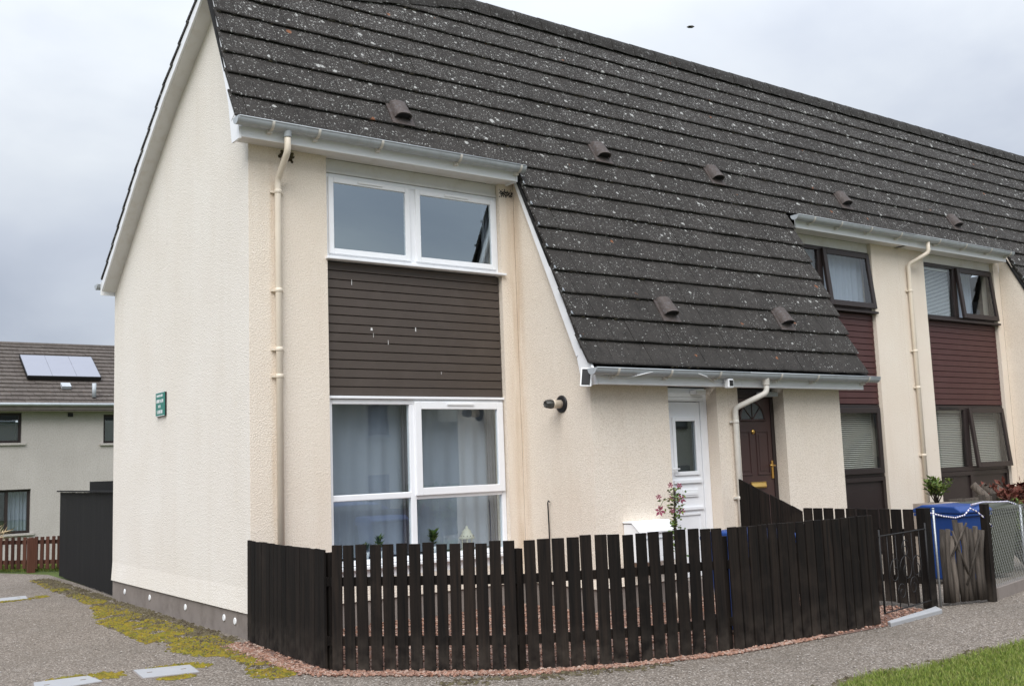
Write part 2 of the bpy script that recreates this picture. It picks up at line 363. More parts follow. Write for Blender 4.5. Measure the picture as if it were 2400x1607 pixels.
# ------------------------------------------------------------------ setting: ground, path, lawns, beds
def sheet(name, pts, z, m, **k):
    mb = MB(); mb.add([(x, y, z) for x, y in pts], [tuple(range(len(pts)))])
    return mb.build(name, m, **k)
def ground():
    mb = MB(); xs = [-400, -60, 60, 400]; prof = [(-400, -.9), (-24, -.72), (-15, -.6), (-11, 0), (11.9, 0), (18, -.62), (60, -.8), (500, -.8)]
    for x in xs:
        for y, z in prof: mb.v.append((x, y, z-.008))
    n = len(prof)
    for i in range(3):
        for j in range(n-1): mb.f.append((i*n+j, (i+1)*n+j, (i+1)*n+j+1, i*n+j+1)); mb.sm.append(False)
    mb.build('ground', M['soil'], kind='structure')
ground()
sheet('path', [(-12, -10.9), (24, -10.9), (24, -3.0), (8, -3.0), (4.5, -3.3), (.95, -2.95), (.2, -2.0), (.2, 9.6), (-.75, 11.65), (-12, 11.65)], 0, M['path'], kind='structure')
LAWN = [(1.75, -5.32), (2.18, -5.12), (2.59, -5.03), (2.98, -5.15), (3.6, -5.17), (4.43, -5.16), (6, -5.1), (14, -5.0), (14, -9.4), (2.2, -9.4), (1.2, -7.2), (1.35, -6.1)]
sheet('lawn', LAWN, .006, M['soil'], kind='structure')
sheet('gravel_bed', [(.02, -.02), (-.24, -.05), (-.28, -1.0), (-.30, -1.95), (-.14, -2.14), (.9, -3.2), (1.7, -3.58), (2.7, -3.82), (4.5, -3.9), (5.55, -3.62), (5.5, -1.2), (3.3, -1.2), (3.3, -.02)], .005, M['bed'], kind='structure')
sheet('yard_paving', [(5.58, -3.6), (9, -3.2), (18, -3.0), (18, .1), (5.58, .1)], .004, M['path'], kind='structure')
def kerb():
    mb = MB()
    mb.prism([(6.62, -3.66, 0), (9.4, -3.10, 0), (9.4, -3.22, 0), (6.66, -3.76, 0)], (0, 0, .12))
    mb.build('kerb', M['plinth'], kind='structure')
kerb()
def inpoly(x, y, P):
    c = False; j = len(P)-1
    for i in range(len(P)):
        if (P[i][1] > y) != (P[j][1] > y) and x < (P[j][0]-P[i][0])*(y-P[i][1])/(P[j][1]-P[i][1])+P[i][0]: c = not c
        j = i
    return c

# ------------------------------------------------------------------ terrace geometry constants
SL = 2.5/1.2651; CS = math.sqrt(1+SL*SL)
UP = Vector((0, 1/CS, SL/CS)); NR = Vector((0, -SL/CS, 1/CS))     # up the front slope; its outward normal
Y0, Z0 = -1.46, 5.05+SL*(-1.46+.2243)
def RF(x, s, w=0): return Vector((x, Y0, Z0)) + UP*s + NR*w       # point on the front roof
def zroof(y): return 5.05+SL*(y+.2243)
GA, S0 = .3115, .021
HS, HP, PY = 4.9, 2.3975, -1.2651
RIDGE_Y, RIDGE_Z = 1.165, 7.80
XP1, XP2 = 5.48, 11.2          # party lines between the houses
def ridge_at(x):
    """the ridge falls away to the gable verge at its left end"""
    t = min(1, max(0, (x+.2)/3.6)); return (.75+(RIDGE_Y-.75)*t, 6.97+(RIDGE_Z-6.97)*t)
REAR = [(.75, 6.97), (1.03, 6.80), (2.15, 6.19), (3.28, 5.44), (4.80, 4.31)]
H1 = thing('terraced_house', 'cream end house with white windows, brown cladding and white front door', 'house', (0, 0, 0), 'houses of the terrace')
H2 = thing('terraced_house', 'middle cream house with brown arched-light door and maroon cladding left of the pier', 'house', (XP1, 0, 0), 'houses of the terrace')
H3 = thing('terraced_house', 'cream house at right edge with maroon cladding right of the pier and downpipe', 'house', (XP2, 0, 0), 'houses of the terrace')
def house_of(x): return H1 if x < XP1 else (H2 if x < XP2 else H3)

# ---- walls
def walls():
    # house 1 front bay wall
    mb = MB()
    mb.box(.002, .862, 0, .25, .25, 5.0); mb.box(3.112, 3.32, 0, .25, .25, 5.0); mb.box(.862, 3.112, 0, .25, .25, .47)
    mb.prism([(-.0, .001, .25), (0, -.016, .25), (0, .001, .46)], (3.318, 0, 0))
    mb.build('front_wall', M['wall'], H1)
    # porch side wall (facing -x), with sloping top
    mb = MB()
    top = lambda y: zroof(y)-.10
    mb.prism([(3.32, -.003, .25), (3.32, PY, .25), (3.32, PY, HP+.02), (3.32, -.003, top(-.003))], (.2, 0, 0))
    # porch front wall
    for a, b in ((3.52, 4.48), (5.28, 5.48)): mb.box(a, b, PY, PY+.2, .25, HP+.02)
    mb.prism([(3.32, 0, .25), (3.298, 0, .25), (3.32, 0, .34)], (0, PY, 0))
    mb.prism([(0, PY, .25), (0, PY-.022, .25), (0, PY, .34)], (1.16, 0, 0)); 
    for i in range(len(mb.v)-6, len(mb.v)): mb.v[i] = (mb.v[i][0]+3.32, mb.v[i][1], mb.v[i][2])
    mb.build('porch_wall', M['wall'], H1)
    mb = MB(); mb.box(.0, 3.32, .006, .24, -.05, .25); mb.box(3.326, 3.5, PY+.006, .0, -.05, .25); mb.box(3.5, 4.48, PY+.006, PY+.2, -.05, .25); mb.box(5.28, 5.48, PY+.006, PY+.2, -.05, .25)
    mb.box(4.48, 5.28, PY-.0, PY+.25, -.05, .22)
    mb.build('plinth', M['plinth'], H1)
    # gable wall
    mb = MB()
    prof = [(.004, .25), (.004, zroof(0)-.10)]
    prof += [(.70, zroof(.70)-.10), (1.03, 6.70), (2.15, 6.09), (3.28, 5.34), (4.84, 4.20), (4.84, .25)]
    mb.prism([(0, y, z) for y, z in prof], (.24, 0, 0))
    mb.prism([(.001, -.0, .25), (-.016, 0, .25), (.001, 0, .50)], (0, 4.84, 0))
    mb.build('gable_wall', M['gable'], H1)
    mb = MB(); mb.box(.006, .0, 0, 0, 0, 0) if 0 else None
    mb.box(.004, .24, .0, 4.84, -.05, .25); mb.build('gable_plinth', M['plinth'], H1)
    for y, z in ((4.26, .14), (3.2, .15), (1.9, .15), (.72, .15), (.42, .145)):
        MB().lathe((.006, y, z), [(.036, 0), (.036, .008), (.028, .012)], (-1, 0, 0), 12).build('airbrick_cap', M['white'], H1)
    # rear wall and interior cross walls (keep the rooms dark)
    for h, a, b in ((H1, .24, XP1), (H2, XP1, XP2), (H3, XP2, 19.3)):
        MB().box(a, b-.002, 4.6, 4.84, -.05, 4.3).build('rear_wall', M['gable'], h)
        MB().box(b-.1, b-.004, .26, 4.6, 0, 5.6).build('party_wall', M['roomdark'], h)
        MB().box(a+.02, b-.11, .262, 4.58, 2.38, 2.5).build('upper_floor', M['roomdark'], h)
        MB().box(a+.02, b-.11, 2.6, 2.66, .0, 2.37).build('room_back', M['roomdark'], h)
        MB().box(a+.02, b-.11, 2.6, 2.66, 2.51, 4.85).build('room_back', M['roomdark'], h)
    # house 2
    mb = MB()
    mb.box(10.462, XP2, 0, .25, .0, 5.0); mb.box(7.45, 8.23, 0, .25, .0, 5.0)
    mb.build('front_wall', M['wall'], H2)
    mb = MB()
    mb.box(5.482, 5.65, PY, PY+.2, .25, HP+.02); mb.box(6.5, 7.43, PY, PY+.2, .0, HP+.02)
    mb.prism([(7.43, -.003, 0), (7.43, PY, 0), (7.43, PY, HP+.02), (7.43, -.003, zroof(0)-.1)], (.2, 0, 0))
    mb.build('porch_wall', M['wall'], H2)
    MB().box(5.482, 6.5, PY+.006, PY+.25, -.05, .22).build('doorstep', M['plinth'], H2)
    # house 3
    mb = MB()
    mb.box(XP2+.002, 11.93, 0, .25, .0, 5.0); mb.box(14.162, 14.35, 0, .25, .0, 5.0)
    mb.build('front_wall', M['wall'], H3)
    mb = MB()
    mb.prism([(14.35, -.003, 0), (14.35, PY, 0), (14.35, PY, HP+.02), (14.35, -.003, zroof(0)-.1)], (.2, 0, 0))
    mb.box(14.55, 19.3, PY, PY+.2, 0, HP+.02)
    mb.build('porch_wall', M['wall'], H3)
walls()

# ---- roof: deck, tiles one by one, ridge tiles
def deckpoly(mb, xa, xb, sa, sb, w0=-.085, th=.03):
    mb.prism([RF(xa, sa, w0), RF(xb, sa, w0), RF(xb, sb, w0), RF(xa, sb, w0)], NR*-th)
def s_of_y(y): return (y-Y0)*CS
ROOF = {}
def roofs():
    srid = s_of_y(RIDGE_Y)-.06
    for h, xa, xb, porch in ((H1, -.16, XP1, (3.25, XP1)), (H2, XP1, XP2, (XP1, 8.15)), (H3, XP2, 19.3, (14.33, 19.3))):
        mb = MB()
        if h is H1:
            y1, _ = ridge_at(-.16)
            w = -.085
            mb.prism([RF(xa, S0+9*GA+.02, w), RF(3.25, S0+9*GA+.02, w), RF(xb, S0+9*GA+.02, w), RF(xb, srid, w), RF(3.4, srid, w), RF(xa, s_of_y(y1)-.06, w)], NR*-.03)
        else: deckpoly(mb, xa+.002, xb, S0+9*GA+.02, srid)
        deckpoly(mb, porch[0], porch[1]-.002, .03, S0+9*GA+.018)
        # rear slope
        if h is H1:
            pts = [(x, *ridge_at(x)) for x in (-.16, 3.4, xb)]
            for i in range(4):
                a0, a1 = REAR[i], REAR[i+1]
                mb.add([(-.16, a0[0], a0[1]-.06), (-.16, a1[0], a1[1]-.06), (xb, 1.2+(4.8-1.2)*((i+1)/4), 7.70-(7.70-4.25)*((i+1)/4)), (xb, 1.2+(4.8-1.2)*(i/4), 7.70-(7.70-4.25)*(i/4))], [(0, 1, 2, 3)])
        else:
            mb.prism([(xa, 1.2, 7.70), (xb, 1.2, 7.70), (xb, 4.8, 4.25), (xa, 4.8, 4.25)], (0, -.02, -.03))
        ROOF[h] = mb.build('roof', M['deck'], h)
roofs()
TCACHE = {}
def tile_mesh(w, var=0):
    key = (round(w, 3), var)
    if key in TCACHE: return TCACHE[key]
    L = .395; g = .0025; mb = MB(); k = -.034/GA; rr = random.Random(int(w*1000)+var*77)
    x0, x1 = g, w-g
    j = [rr.uniform(-.004, .003) for _ in range(4)]
    xs = [x0, x0+(x1-x0)*.33, x0+(x1-x0)*.67, x1]
    top = []; 
    for i, x in enumerate(xs):
        top.append([Vector((x, 0, 0))+UP*(j[i]+.006)+NR*-.006, Vector((x, 0, 0))+UP*(j[i]+.0)+NR*-.014, Vector((x, 0, 0))+UP*(j[i]+.020)+NR*-.033,
                    Vector((x, 0, 0))+UP*(L)+NR*(k*L-.018), Vector((x, 0, 0))+UP*L+NR*(k*L), Vector((x, 0, 0))+UP*(j[i]+.022)+NR*(k*.022)])
    vs = [p for r in top for p in r]; fs = []
    for i in range(3):
        for q in range(6):
            q2 = (q+1) % 6; fs.append((i*6+q, i*6+q2, (i+1)*6+q2, (i+1)*6+q))
    fs.append(tuple(range(5, -1, -1))); fs.append(tuple(18+q for q in range(6)))
    mb.add(vs, [f[::-1] for f in fs])
    me = mb.mesh('roof_tile', M['tile']); TCACHE[key] = me; return me
TW = .288
VENTS = [(1.80, .047), (4.78, .078), (6.92, .084), (9.88, .063), (13.07, .04), (4.71, -1.09), (6.81, -1.083)]
def tiles():
    def run(row, xl, xr):
        s = S0+GA*row
        off = (TW/2 if row % 2 else 0)
        x = xl - off
        edges = [xl]
        x = math.floor((xl+10)/TW)*TW-10 + off
        while x < xr-.03:
            if x > xl+.05: edges.append(x)
            x += TW
        if xr-edges[-1] < .06 and len(edges) > 1: edges.pop()
        edges.append(xr)
        for a, b in zip(edges, edges[1:]):
            mid = (a+b)/2
            if abs(b-a-TW) < .012: b = a+TW
            ry, rz = ridge_at(max(a, -.2) if a < 3 else a)
            if Y0+(s+.12)/CS > ry: continue
            h = house_of(mid)
            o = linked('roof_tile', tile_mesh(b-a, R.randrange(3)), ROOF[h], RF(a, s, R.uniform(-.002, .003)),
                       (R.uniform(-.004, .004), R.uniform(-.006, .006), R.uniform(-.005, .005)))
    for row in range(0, 18):
        s = S0+GA*row
        if row < 9:
            t = s/2.83
            run(row, 3.17+.10*t, XP1); run(row, XP1, 8.07+.15*t); run(row, 14.27+.1*t, 19.2)
        else:
            t = (s-2.82)/2.0
            run(row, -.20+.09*max(0, t), XP1); run(row, XP1, XP2); run(row, XP2, 19.2)
    # rear verge column, seen edge-on from the path
    pts = [Vector((0, y, z)) for y, z in REAR]
    seg = []; 
    for a, b in zip(pts, pts[1:]):
        n = max(1, round((b-a).length/.31))
        for i in range(n): seg.append((a.lerp(b, i/n), a.lerp(b, (i+1)/n)))
    for a, b in seg:
        d = (b-a).normalized(); nr = Vector((0, -d.z, d.y)); nr = nr if nr.z > 0 else -nr
        mb = MB(); o = Vector((-.2, 0, 0))
        p = [a+nr*-.012-d*.06, a+nr*-.05-d*.06, b+nr*-.012+d*.0, b+nr*.018]
        mb.prism([o+q for q in p], (.288, 0, 0)); mb.build('roof_tile', M['tile'], ROOF[H1])
    # ridge tiles
    x = -.1
    while x < 19.1:
        ya, za = ridge_at(x); yb, zb = ridge_at(x+.44); h = house_of(x+.22)
        mb = MB(); 
        def ring(xx, yy, zz, e):
            c = Vector((xx, yy+.02, zz)); prof = [(-.115, -.20), (-.095, -.10), (-.06, -.01), (0, .03), (.07, -.005), (.12, -.08), (.17, -.17)]
            return [c+Vector((0, p*(1+e), q*(1+e*.0)+e*.06)) for p, q in prof]
        r1 = ring(x, ya, za, .10); r2 = ring(x+.47, yb, zb, 0.0)
        fs = [(i, i+1, 8+i, 7+i) for i in range(6)]
        mb.add(r1+r2, fs, True); mb.add(r1, [tuple(range(7))]); 
        mb.build('ridge_tile', M['ridge'], ROOF[h])
        x += .44
tiles()
def roof_moss():
    rr = random.Random(61); acc = {H1: MB(), H2: MB(), H3: MB()}
    for _ in range(1500):
        row = rr.randrange(0, 18); x = rr.uniform(-.15, 18.5); s_ = S0+GA*row
        if row < 9 and not (3.3 < x < 8.0): continue
        if ridge_at(x)[0] < Y0+(s_+.1)/CS: continue
        if MN.noise((x*.9, row*.7, 4.)) < -.05: continue
        q = rr.uniform(.006, .022); c = RF(x, s_-.004, -.014)
        vs = []
        for i in range(5):
            a = 2*PI*i/5; vs.append(c+Vector((q*1.6*math.cos(a), 0, 0))+UP*(q*.7*math.sin(a))-NR*.012)
        vs.append(c+NR*q*.45-UP*q*.3); acc[house_of(x)].add(vs, [(i, (i+1) % 5, 5) for i in range(5)], True)
    for h, mb in acc.items(): mb.build('roof_moss', M['roofmoss'], ROOF[h], kind='stuff')
from mathutils import noise as MN
roof_moss()
def vent(x, y):
    s = s_of_y(y); h = house_of(x)
    s = S0+GA*round((s-.14-S0)/GA)+.03
    def P(u, v, w): return RF(x+u, s+v, w)
    mb = MB(); mb.prism([P(-.135, -.032, -.006), P(.15, -.032, -.006), P(.15, .30, -.026), P(-.135, .30, -.026)], NR*.014)
    fl = mb.build('roof_vent', M['ventbrown'], h)
    mb = MB(); n = 8; ra = []; rb = []; ia = []
    for i in range(n+1):
        a = PI*i/n; u = -.105*math.cos(a); w = .10*math.sin(a)**.6
        ra.append(P(u+.01, .055, .008+w*1.0)); rb.append(P(u+.01, .30, -.02+w*.72)); ia.append(P(u*.84+.01, .058, .008+w*.80))
    vs = ra+rb; mb.add(vs, [(i, i+1, n+2+i, n+1+i) for i in range(n)], True)
    mb.add(ra+ia, [(i+1, i, n+1+i, n+2+i) for i in range(n)])
    mb.add(rb, [tuple(range(n+1))]); mb.build('hood', M['ventbrown'], fl)
    mb = MB(); mb.add([p+UP*.012 for p in ia], [tuple(range(n, -1, -1))]); mb.build('mesh_opening', M['black'], fl)
for v in VENTS: vent(*v)

# ---- fascia, soffit, barge boards, gutters, brackets, downpipes
def gutter(h, xa, xb, y, z, capl=True, capr=True, r=.068):
    mb = MB(); n = 12
    ring = lambda x, rr: [(x, y-rr*math.cos(PI*i/n), z-rr*math.sin(PI*i/n)) for i in range(n+1)]
    A, B, C, D = ring(xa, r), ring(xb, r), ring(xa, r-.006), ring(xb, r-.006)
    k = n+1
    mb.add(A+B, [(i, i+1, k+i+1, k+i) for i in range(n)], True); mb.add(C+D, [(i+1, i, k+i, k+i+1) for i in range(n)], True)
    mb.add(A+C, [(i+1, i, k+i, k+i+1) for i in range(n)]); mb.add(B+D, [(i, i+1, k+i+1, k+i) for i in range(n)])
    mb.add([A[0], B[0], D[0], C[0]], [(0, 1, 2, 3)]); mb.add([A[-1], C[-1], D[-1], B[-1]], [(0, 1, 2, 3)])
    mb.tube([(xa, y-r-.001, z+.002), (xb, y-r-.001, z+.002)], .007, 6)
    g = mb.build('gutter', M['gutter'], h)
    for x, on in ((xa, capl), (xb, capr)):
        if on:
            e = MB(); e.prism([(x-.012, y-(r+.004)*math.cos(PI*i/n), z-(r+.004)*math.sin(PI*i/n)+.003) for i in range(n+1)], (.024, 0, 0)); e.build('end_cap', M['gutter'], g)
    return g
def bracket(g, x, y, z, r=.068):
    mb = MB(); n = 12; A = []; 
    for i in range(n+1):
        a = PI*i/n; A += [(x-.014, y-(r+.010)*math.cos(a), z-(r+.009)*math.sin(a)), (x+.014, y-(r+.010)*math.cos(a), z-(r+.009)*math.sin(a))]
    mb.add(A, [(2*i, 2*i+2, 2*i+3, 2*i+1) for i in range(n)], True)
    mb.add([(p[0], y+(p[1]-y)*.9, z+(p[2]-z)*.9) for p in A], [(2*i+1, 2*i+3, 2*i+2, 2*i) for i in range(n)], True)
    mb.box(x-.022, x+.022, y+.02, y+.074, z-.095, z-.045)
    mb.build('bracket', M['greypipe'], g)
def eave(h, xa, xb, zs, yw, side_l=None, side_r=None):
    """fascia + soffit on a wall at y=yw with its soffit at zs"""
    f = MB(); f.box(xa, xb, yw-.2243, yw-.2043, zs, zs+.175); bev(f.build('fascia', M['upvc'], h), .004)
    s = MB(); s.box(xa, xb, yw-.2033, yw-.002, zs+.012, zs+.026); s.build('soffit', M['oldwhite'], h)
GZ = .158
def eaves():
    # upper bay, house 1
    eave(H1, -.16, 3.205, HS, 0)
    MB().box(.862, 3.112, -.0015, .058, HS+.012, HS+.026).build('soffit', M['oldwhite'], H1)
    MB().prism([(0, -.2243, HS-.03), (0, -.0, HS-.03), (0, .0, HS+.26), (0, -.06, HS+.26), (0, -.2243, HS+.02)], (.02, 0, 0)) if 0 else None
    b = MB(); b.prism([(-.185, -.232, HS-.02), (-.185, -.03, HS-.02), (-.185, .06, HS+.42), (-.185, -.02, HS+.40), (-.185, -.232, HS+.10)], (.023, 0, 0)); b.build('box_end', M['upvc'], H1)
    b = MB(); b.prism([(3.207, -.228, HS-.004), (3.207, -.0, HS-.004), (3.207, -.06, HS+.22), (3.207, -.228, HS+.12)], (.02, 0, 0)); b.build('box_end', M['upvc'], H1)
    g = gutter(H1, -.235, 3.255, -.300, HS+GZ)
    for x in (.12, .62, 1.35, 2.35, 3.19): bracket(g, x, -.300, HS+GZ)
    # porch eave shared by houses 1 and 2
    for h, a, b_, cl, cr in ((H1, 3.245, XP1, True, False), (H2, XP1+.001, 7.86, False, True)):
        f = MB(); f.box(a, b_, PY-.2243, PY-.2043, HP, HP+.175); bev(f.build('fascia', M['upvc'], h), .004)
        MB().box(a, b_, PY-.2033, PY-.002, HP+.012, HP+.026).build('soffit', M['oldwhite'], h)
        gg = gutter(h, 3.11 if h is H1 else XP1+.001, XP1 if h is H1 else 8.03, PY-.300, HP+GZ, cl, cr)
        for x in ((3.42, 4.2, 4.98) if h is H1 else (6.05, 6.75, 7.8)): bracket(gg, x, PY-.300, HP+GZ)
    # upper bay, houses 2 and 3
    for h, a, b_, cl, cr in ((H2, 8.32, XP2, True, False), (H3, XP2+.001, 14.22, False, True)):
        f = MB(); f.box(a, b_, -.2243, -.2043, HS, HS+.175); bev(f.build('fascia', M['upvc'], h), .004)
        MB().box(a-.1, b_, -.2033, -.002, HS+.012, HS+.026).build('soffit', M['oldwhite'], h)
        gg = gutter(h, 8.22 if h is H2 else XP2+.001, XP2 if h is H2 else 14.26, -.300, HS+GZ, cl, cr)
        for x in ((8.6, 9.25, 10.0, 10.8) if h is H2 else (11.9, 12.7, 13.5, 14.15)): bracket(gg, x, -.300, HS+GZ)
    # sloping barge boards on the porch verges
    def barge(h, x0, x1, yb):
        mb = MB()
        a = RF(x1, s_of_y(-.16), -.105); b = RF(x0, s_of_y(-1.36), -.105)
        t = .095
        mb.prism([a, b, b-NR*t, a-NR*t], (.024, 0, 0)); bev(mb.build('barge_board', M['upvc'], h), .003)
        mb = MB()   # boxed eave end
        xx = x0-.004
        mb.prism([(xx, PY-.226, HP-.004), (xx, PY+.0, HP-.004), (xx, PY+.07, HP+.30), (xx, PY-.02, zroof(PY-.02)-.13), (xx, PY-.226, HP+.10)], (.03, 0, 0))
        bev(mb.build('box_end', M['upvc'], h), .003)
        mb = MB(); a = RF(x1+.006, s_of_y(-.14), -.036); b = RF(x0+.006, s_of_y(-1.44), -.036)
        mb.prism([a, b, b-NR*.067, a-NR*.067], (.06, 0, 0)); mb.build('verge_packing', M['mortar'], h)
        for k in range(1, 9):
            s_ = S0+GA*k; f = s_/2.83; p = RF(x0+(x1-x0)*f-.045, s_+.01, -.004); q = MB(); q.obox(p, (.012, 0, 0), UP*.03, NR*.012); q.obox(p, (.03, 0, 0), UP*.008, NR*-.03); q.build('verge_clip', M['steel'], h)
    barge(H1, 3.215, 3.295, 0); barge(H3, 14.30, 14.38, 0)
    # gable verge: barge board and soffit under the rear slope, thin strip on the front slope
    for (ya, za), (yb, zb) in zip(REAR, REAR[1:]):
        mb = MB(); mb.prism([(-.188, ya, za-.045), (-.188, yb, zb-.045), (-.188, yb, zb-.165), (-.188, ya, za-.165)], (.022, 0, 0)); mb.build('barge_board', M['upvc'], H1)
        mb = MB(); mb.prism([(-.165, ya, za-.15), (-.165, yb, zb-.15), (-.165, yb, zb-.17), (-.165, ya, za-.17)], (.165, 0, 0)); mb.build('verge_soffit', M['oldwhite'], H1)
    mb = MB(); a = RF(-.19, s_of_y(-.16), -.04); b = RF(-.10, s_of_y(.74), -.04)
    mb.prism([a, b, b-NR*.10, a-NR*.10], (.02, 0, 0)); mb.build('barge_board', M['upvc'], H1)
    # rear gutter end and fascia
    MB().box(-.186, 5.3, 4.85, 4.87, 4.10, 4.28).build('fascia', M['upvc'], H1)
    gutter(H1, -.22, 5.3, 4.935, 4.25)
eaves()
def downpipe(h, path, r, m, bands, mb_first=None):
    p = [Vector(q) for q in path]; out = [p[0]]
    for a, b, c in zip(p, p[1:], p[2:]):
        k = min(.05, (b-a).length*.4, (c-b).length*.4)
        s = b+(a-b).normalized()*k; e = b+(c-b).normalized()*k
        for t in (0, .25, .5, .75, 1): out.append(s.lerp(b, t).lerp(b.lerp(e, t), t))
    out.append(p[-1])
    d = MB().tube(out, r, 14).build('downpipe', m, h)
    for x, y, z in bands:
        mb = MB(); mb.lathe((x, y, z-.02), [(r+.002, 0), (r+.006, .004), (r+.006, .036), (r+.002, .04)], (0, 0, 1), 14)
        mb.box(x-r-.035, x+r+.03, y+r-.01, y+r+.012, z-.012, z+.012); mb.build('pipe_clip', m, d)
    return d
def pipes():
    downpipe(H1, [(.295, -.300, HS+GZ-.04), (.295, -.300, 4.80), (.293, -.052, 4.56), (.293, -.052, .05)], .034, M['pipe'], [(.293, -.052, z) for z in (4.44, 3.42, 2.82, 2.55)])
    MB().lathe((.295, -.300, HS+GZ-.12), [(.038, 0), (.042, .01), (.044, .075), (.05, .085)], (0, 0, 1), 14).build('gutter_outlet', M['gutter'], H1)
    downpipe(H2, [(5.83, PY-.300, HP+GZ-.04), (5.83, PY-.300, 2.33), (5.535, PY-.05, 2.16), (5.535, PY-.05, .05)], .034, M['greypipe'], [(5.535, PY-.05, z) for z in (2.0, 1.1)])
    MB().lathe((5.83, PY-.300, HP+GZ-.14), [(.038, 0), (.042, .01), (.044, .09), (.05, .10)], (0, 0, 1), 14).build('gutter_outlet', M['greypipe'], H2)
    downpipe(H3, [(11.62, -.300, HS+GZ-.04), (11.62, -.300, 4.82), (11.40, -.052, 4.64), (11.40, -.052, .05)], .034, M['pipe'], [(11.40, -.052, z) for z in (4.2, 3.2, 2.6, 1.5)])
pipes()
def wall_marks():
    rr = random.Random(12); mb = MB()
    for i in range(160):
        x, z = .42+rr.gauss(0, .028), 4.845+rr.gauss(0, .024)
        mb.lathe((x, -.001, min(z, 4.885)), [(rr.uniform(.010, .022), 0), (.008, rr.uniform(.01, .035))], (0, -1, 0), 5)
    mb.build('bird_nest', M['deadmoss'], H1, kind='stuff')
    mb = MB()
    for i in range(170):
        x, z = rr.uniform(3.12, 3.315), 4.80+rr.gauss(0, .02)
        mb.lathe((x, -.0005, z), [(rr.uniform(.003, .010), 0), (.002, .002)], (0, -1, 0), 5)
    mb.build('black_mould', M['black'], H1, kind='stuff')
wall_marks()

# ---- windows
def frame_bars(mb, x0, x1, z0, z1, y0, y1, t):
    mb.box(x0, x0+t, y0, y1, z0, z1); mb.box(x1-t, x1, y0, y1, z0, z1)
    mb.box(x0+t, x1-t, y0, y1, z1-t, z1); mb.box(x0+t, x1-t, y0, y1, z0, z0+t)
def pane(parent, x0, x1, y, z0, z1):
    mb = MB(); mb.box(x0, x1, y-.003, y+.003, z0, z1); return mb.build('pane', M['glass'], parent)
def sash(win, x0, x1, z0, z1, y, m, t=.055, gm=None, tilt=0, dp=.05, vent_slot=True, hinge='top'):
    mb = MB(); frame_bars(mb, x0, x1, z0, z1, y, y+dp, t)
    gb = MB(); gb.box(x0+t-.005, x1-t+.005, y+.02, y+.028, z0+t-.005, z1-t+.005)
    if tilt:
        c = Vector((0, y+dp, z1)); rot = Matrix.Rotation(tilt, 3, 'X')
        for q in (mb, gb): q.v = [tuple(c+rot @ (Vector(v)-c)) for v in q.v]
    o = bev(mb.build('sash', m, win), .006)
    gb.build('pane', gm or (M['glass'] if m is M['upvc'] else M['farglass']), o)
    if vent_slot and not tilt:
        w = (x1-x0)*.3; cx = (x0+x1)/2
        v = MB(); v.box(cx-w/2, cx+w/2, y-.014, y-.001, z1-.036, z1-.014); v.build('trickle_vent', M['white'] if m is M['upvc'] else m, o)
    return o
def curtain(name, label, cat, x0, x1, z0, z1, y, m, folds, amp, group=None):
    mb = MB(); n = max(8, int(folds*8)); vs = []
    for i in range(n+1):
        t = i/n; x = x0+(x1-x0)*t; ph = 2*PI*folds*t
        for z, k in ((z0, 1.25), ((z0+z1)/2, 1), (z1, .8)):
            vs.append((x+amp*.3*math.sin(ph*.37+z), y+amp*k*math.sin(ph+.6*math.sin(ph*.31)), z))
    mb.add(vs, [(i*3+j, (i+1)*3+j, (i+1)*3+j+1, i*3+j+1) for i in range(n) for j in range(2)], True)
    org = ((x0+x1)/2, y, z0)
    o = mb.build(name, m, None, org); o['label'] = label; o['category'] = cat
    if group: o['group'] = group
    return o
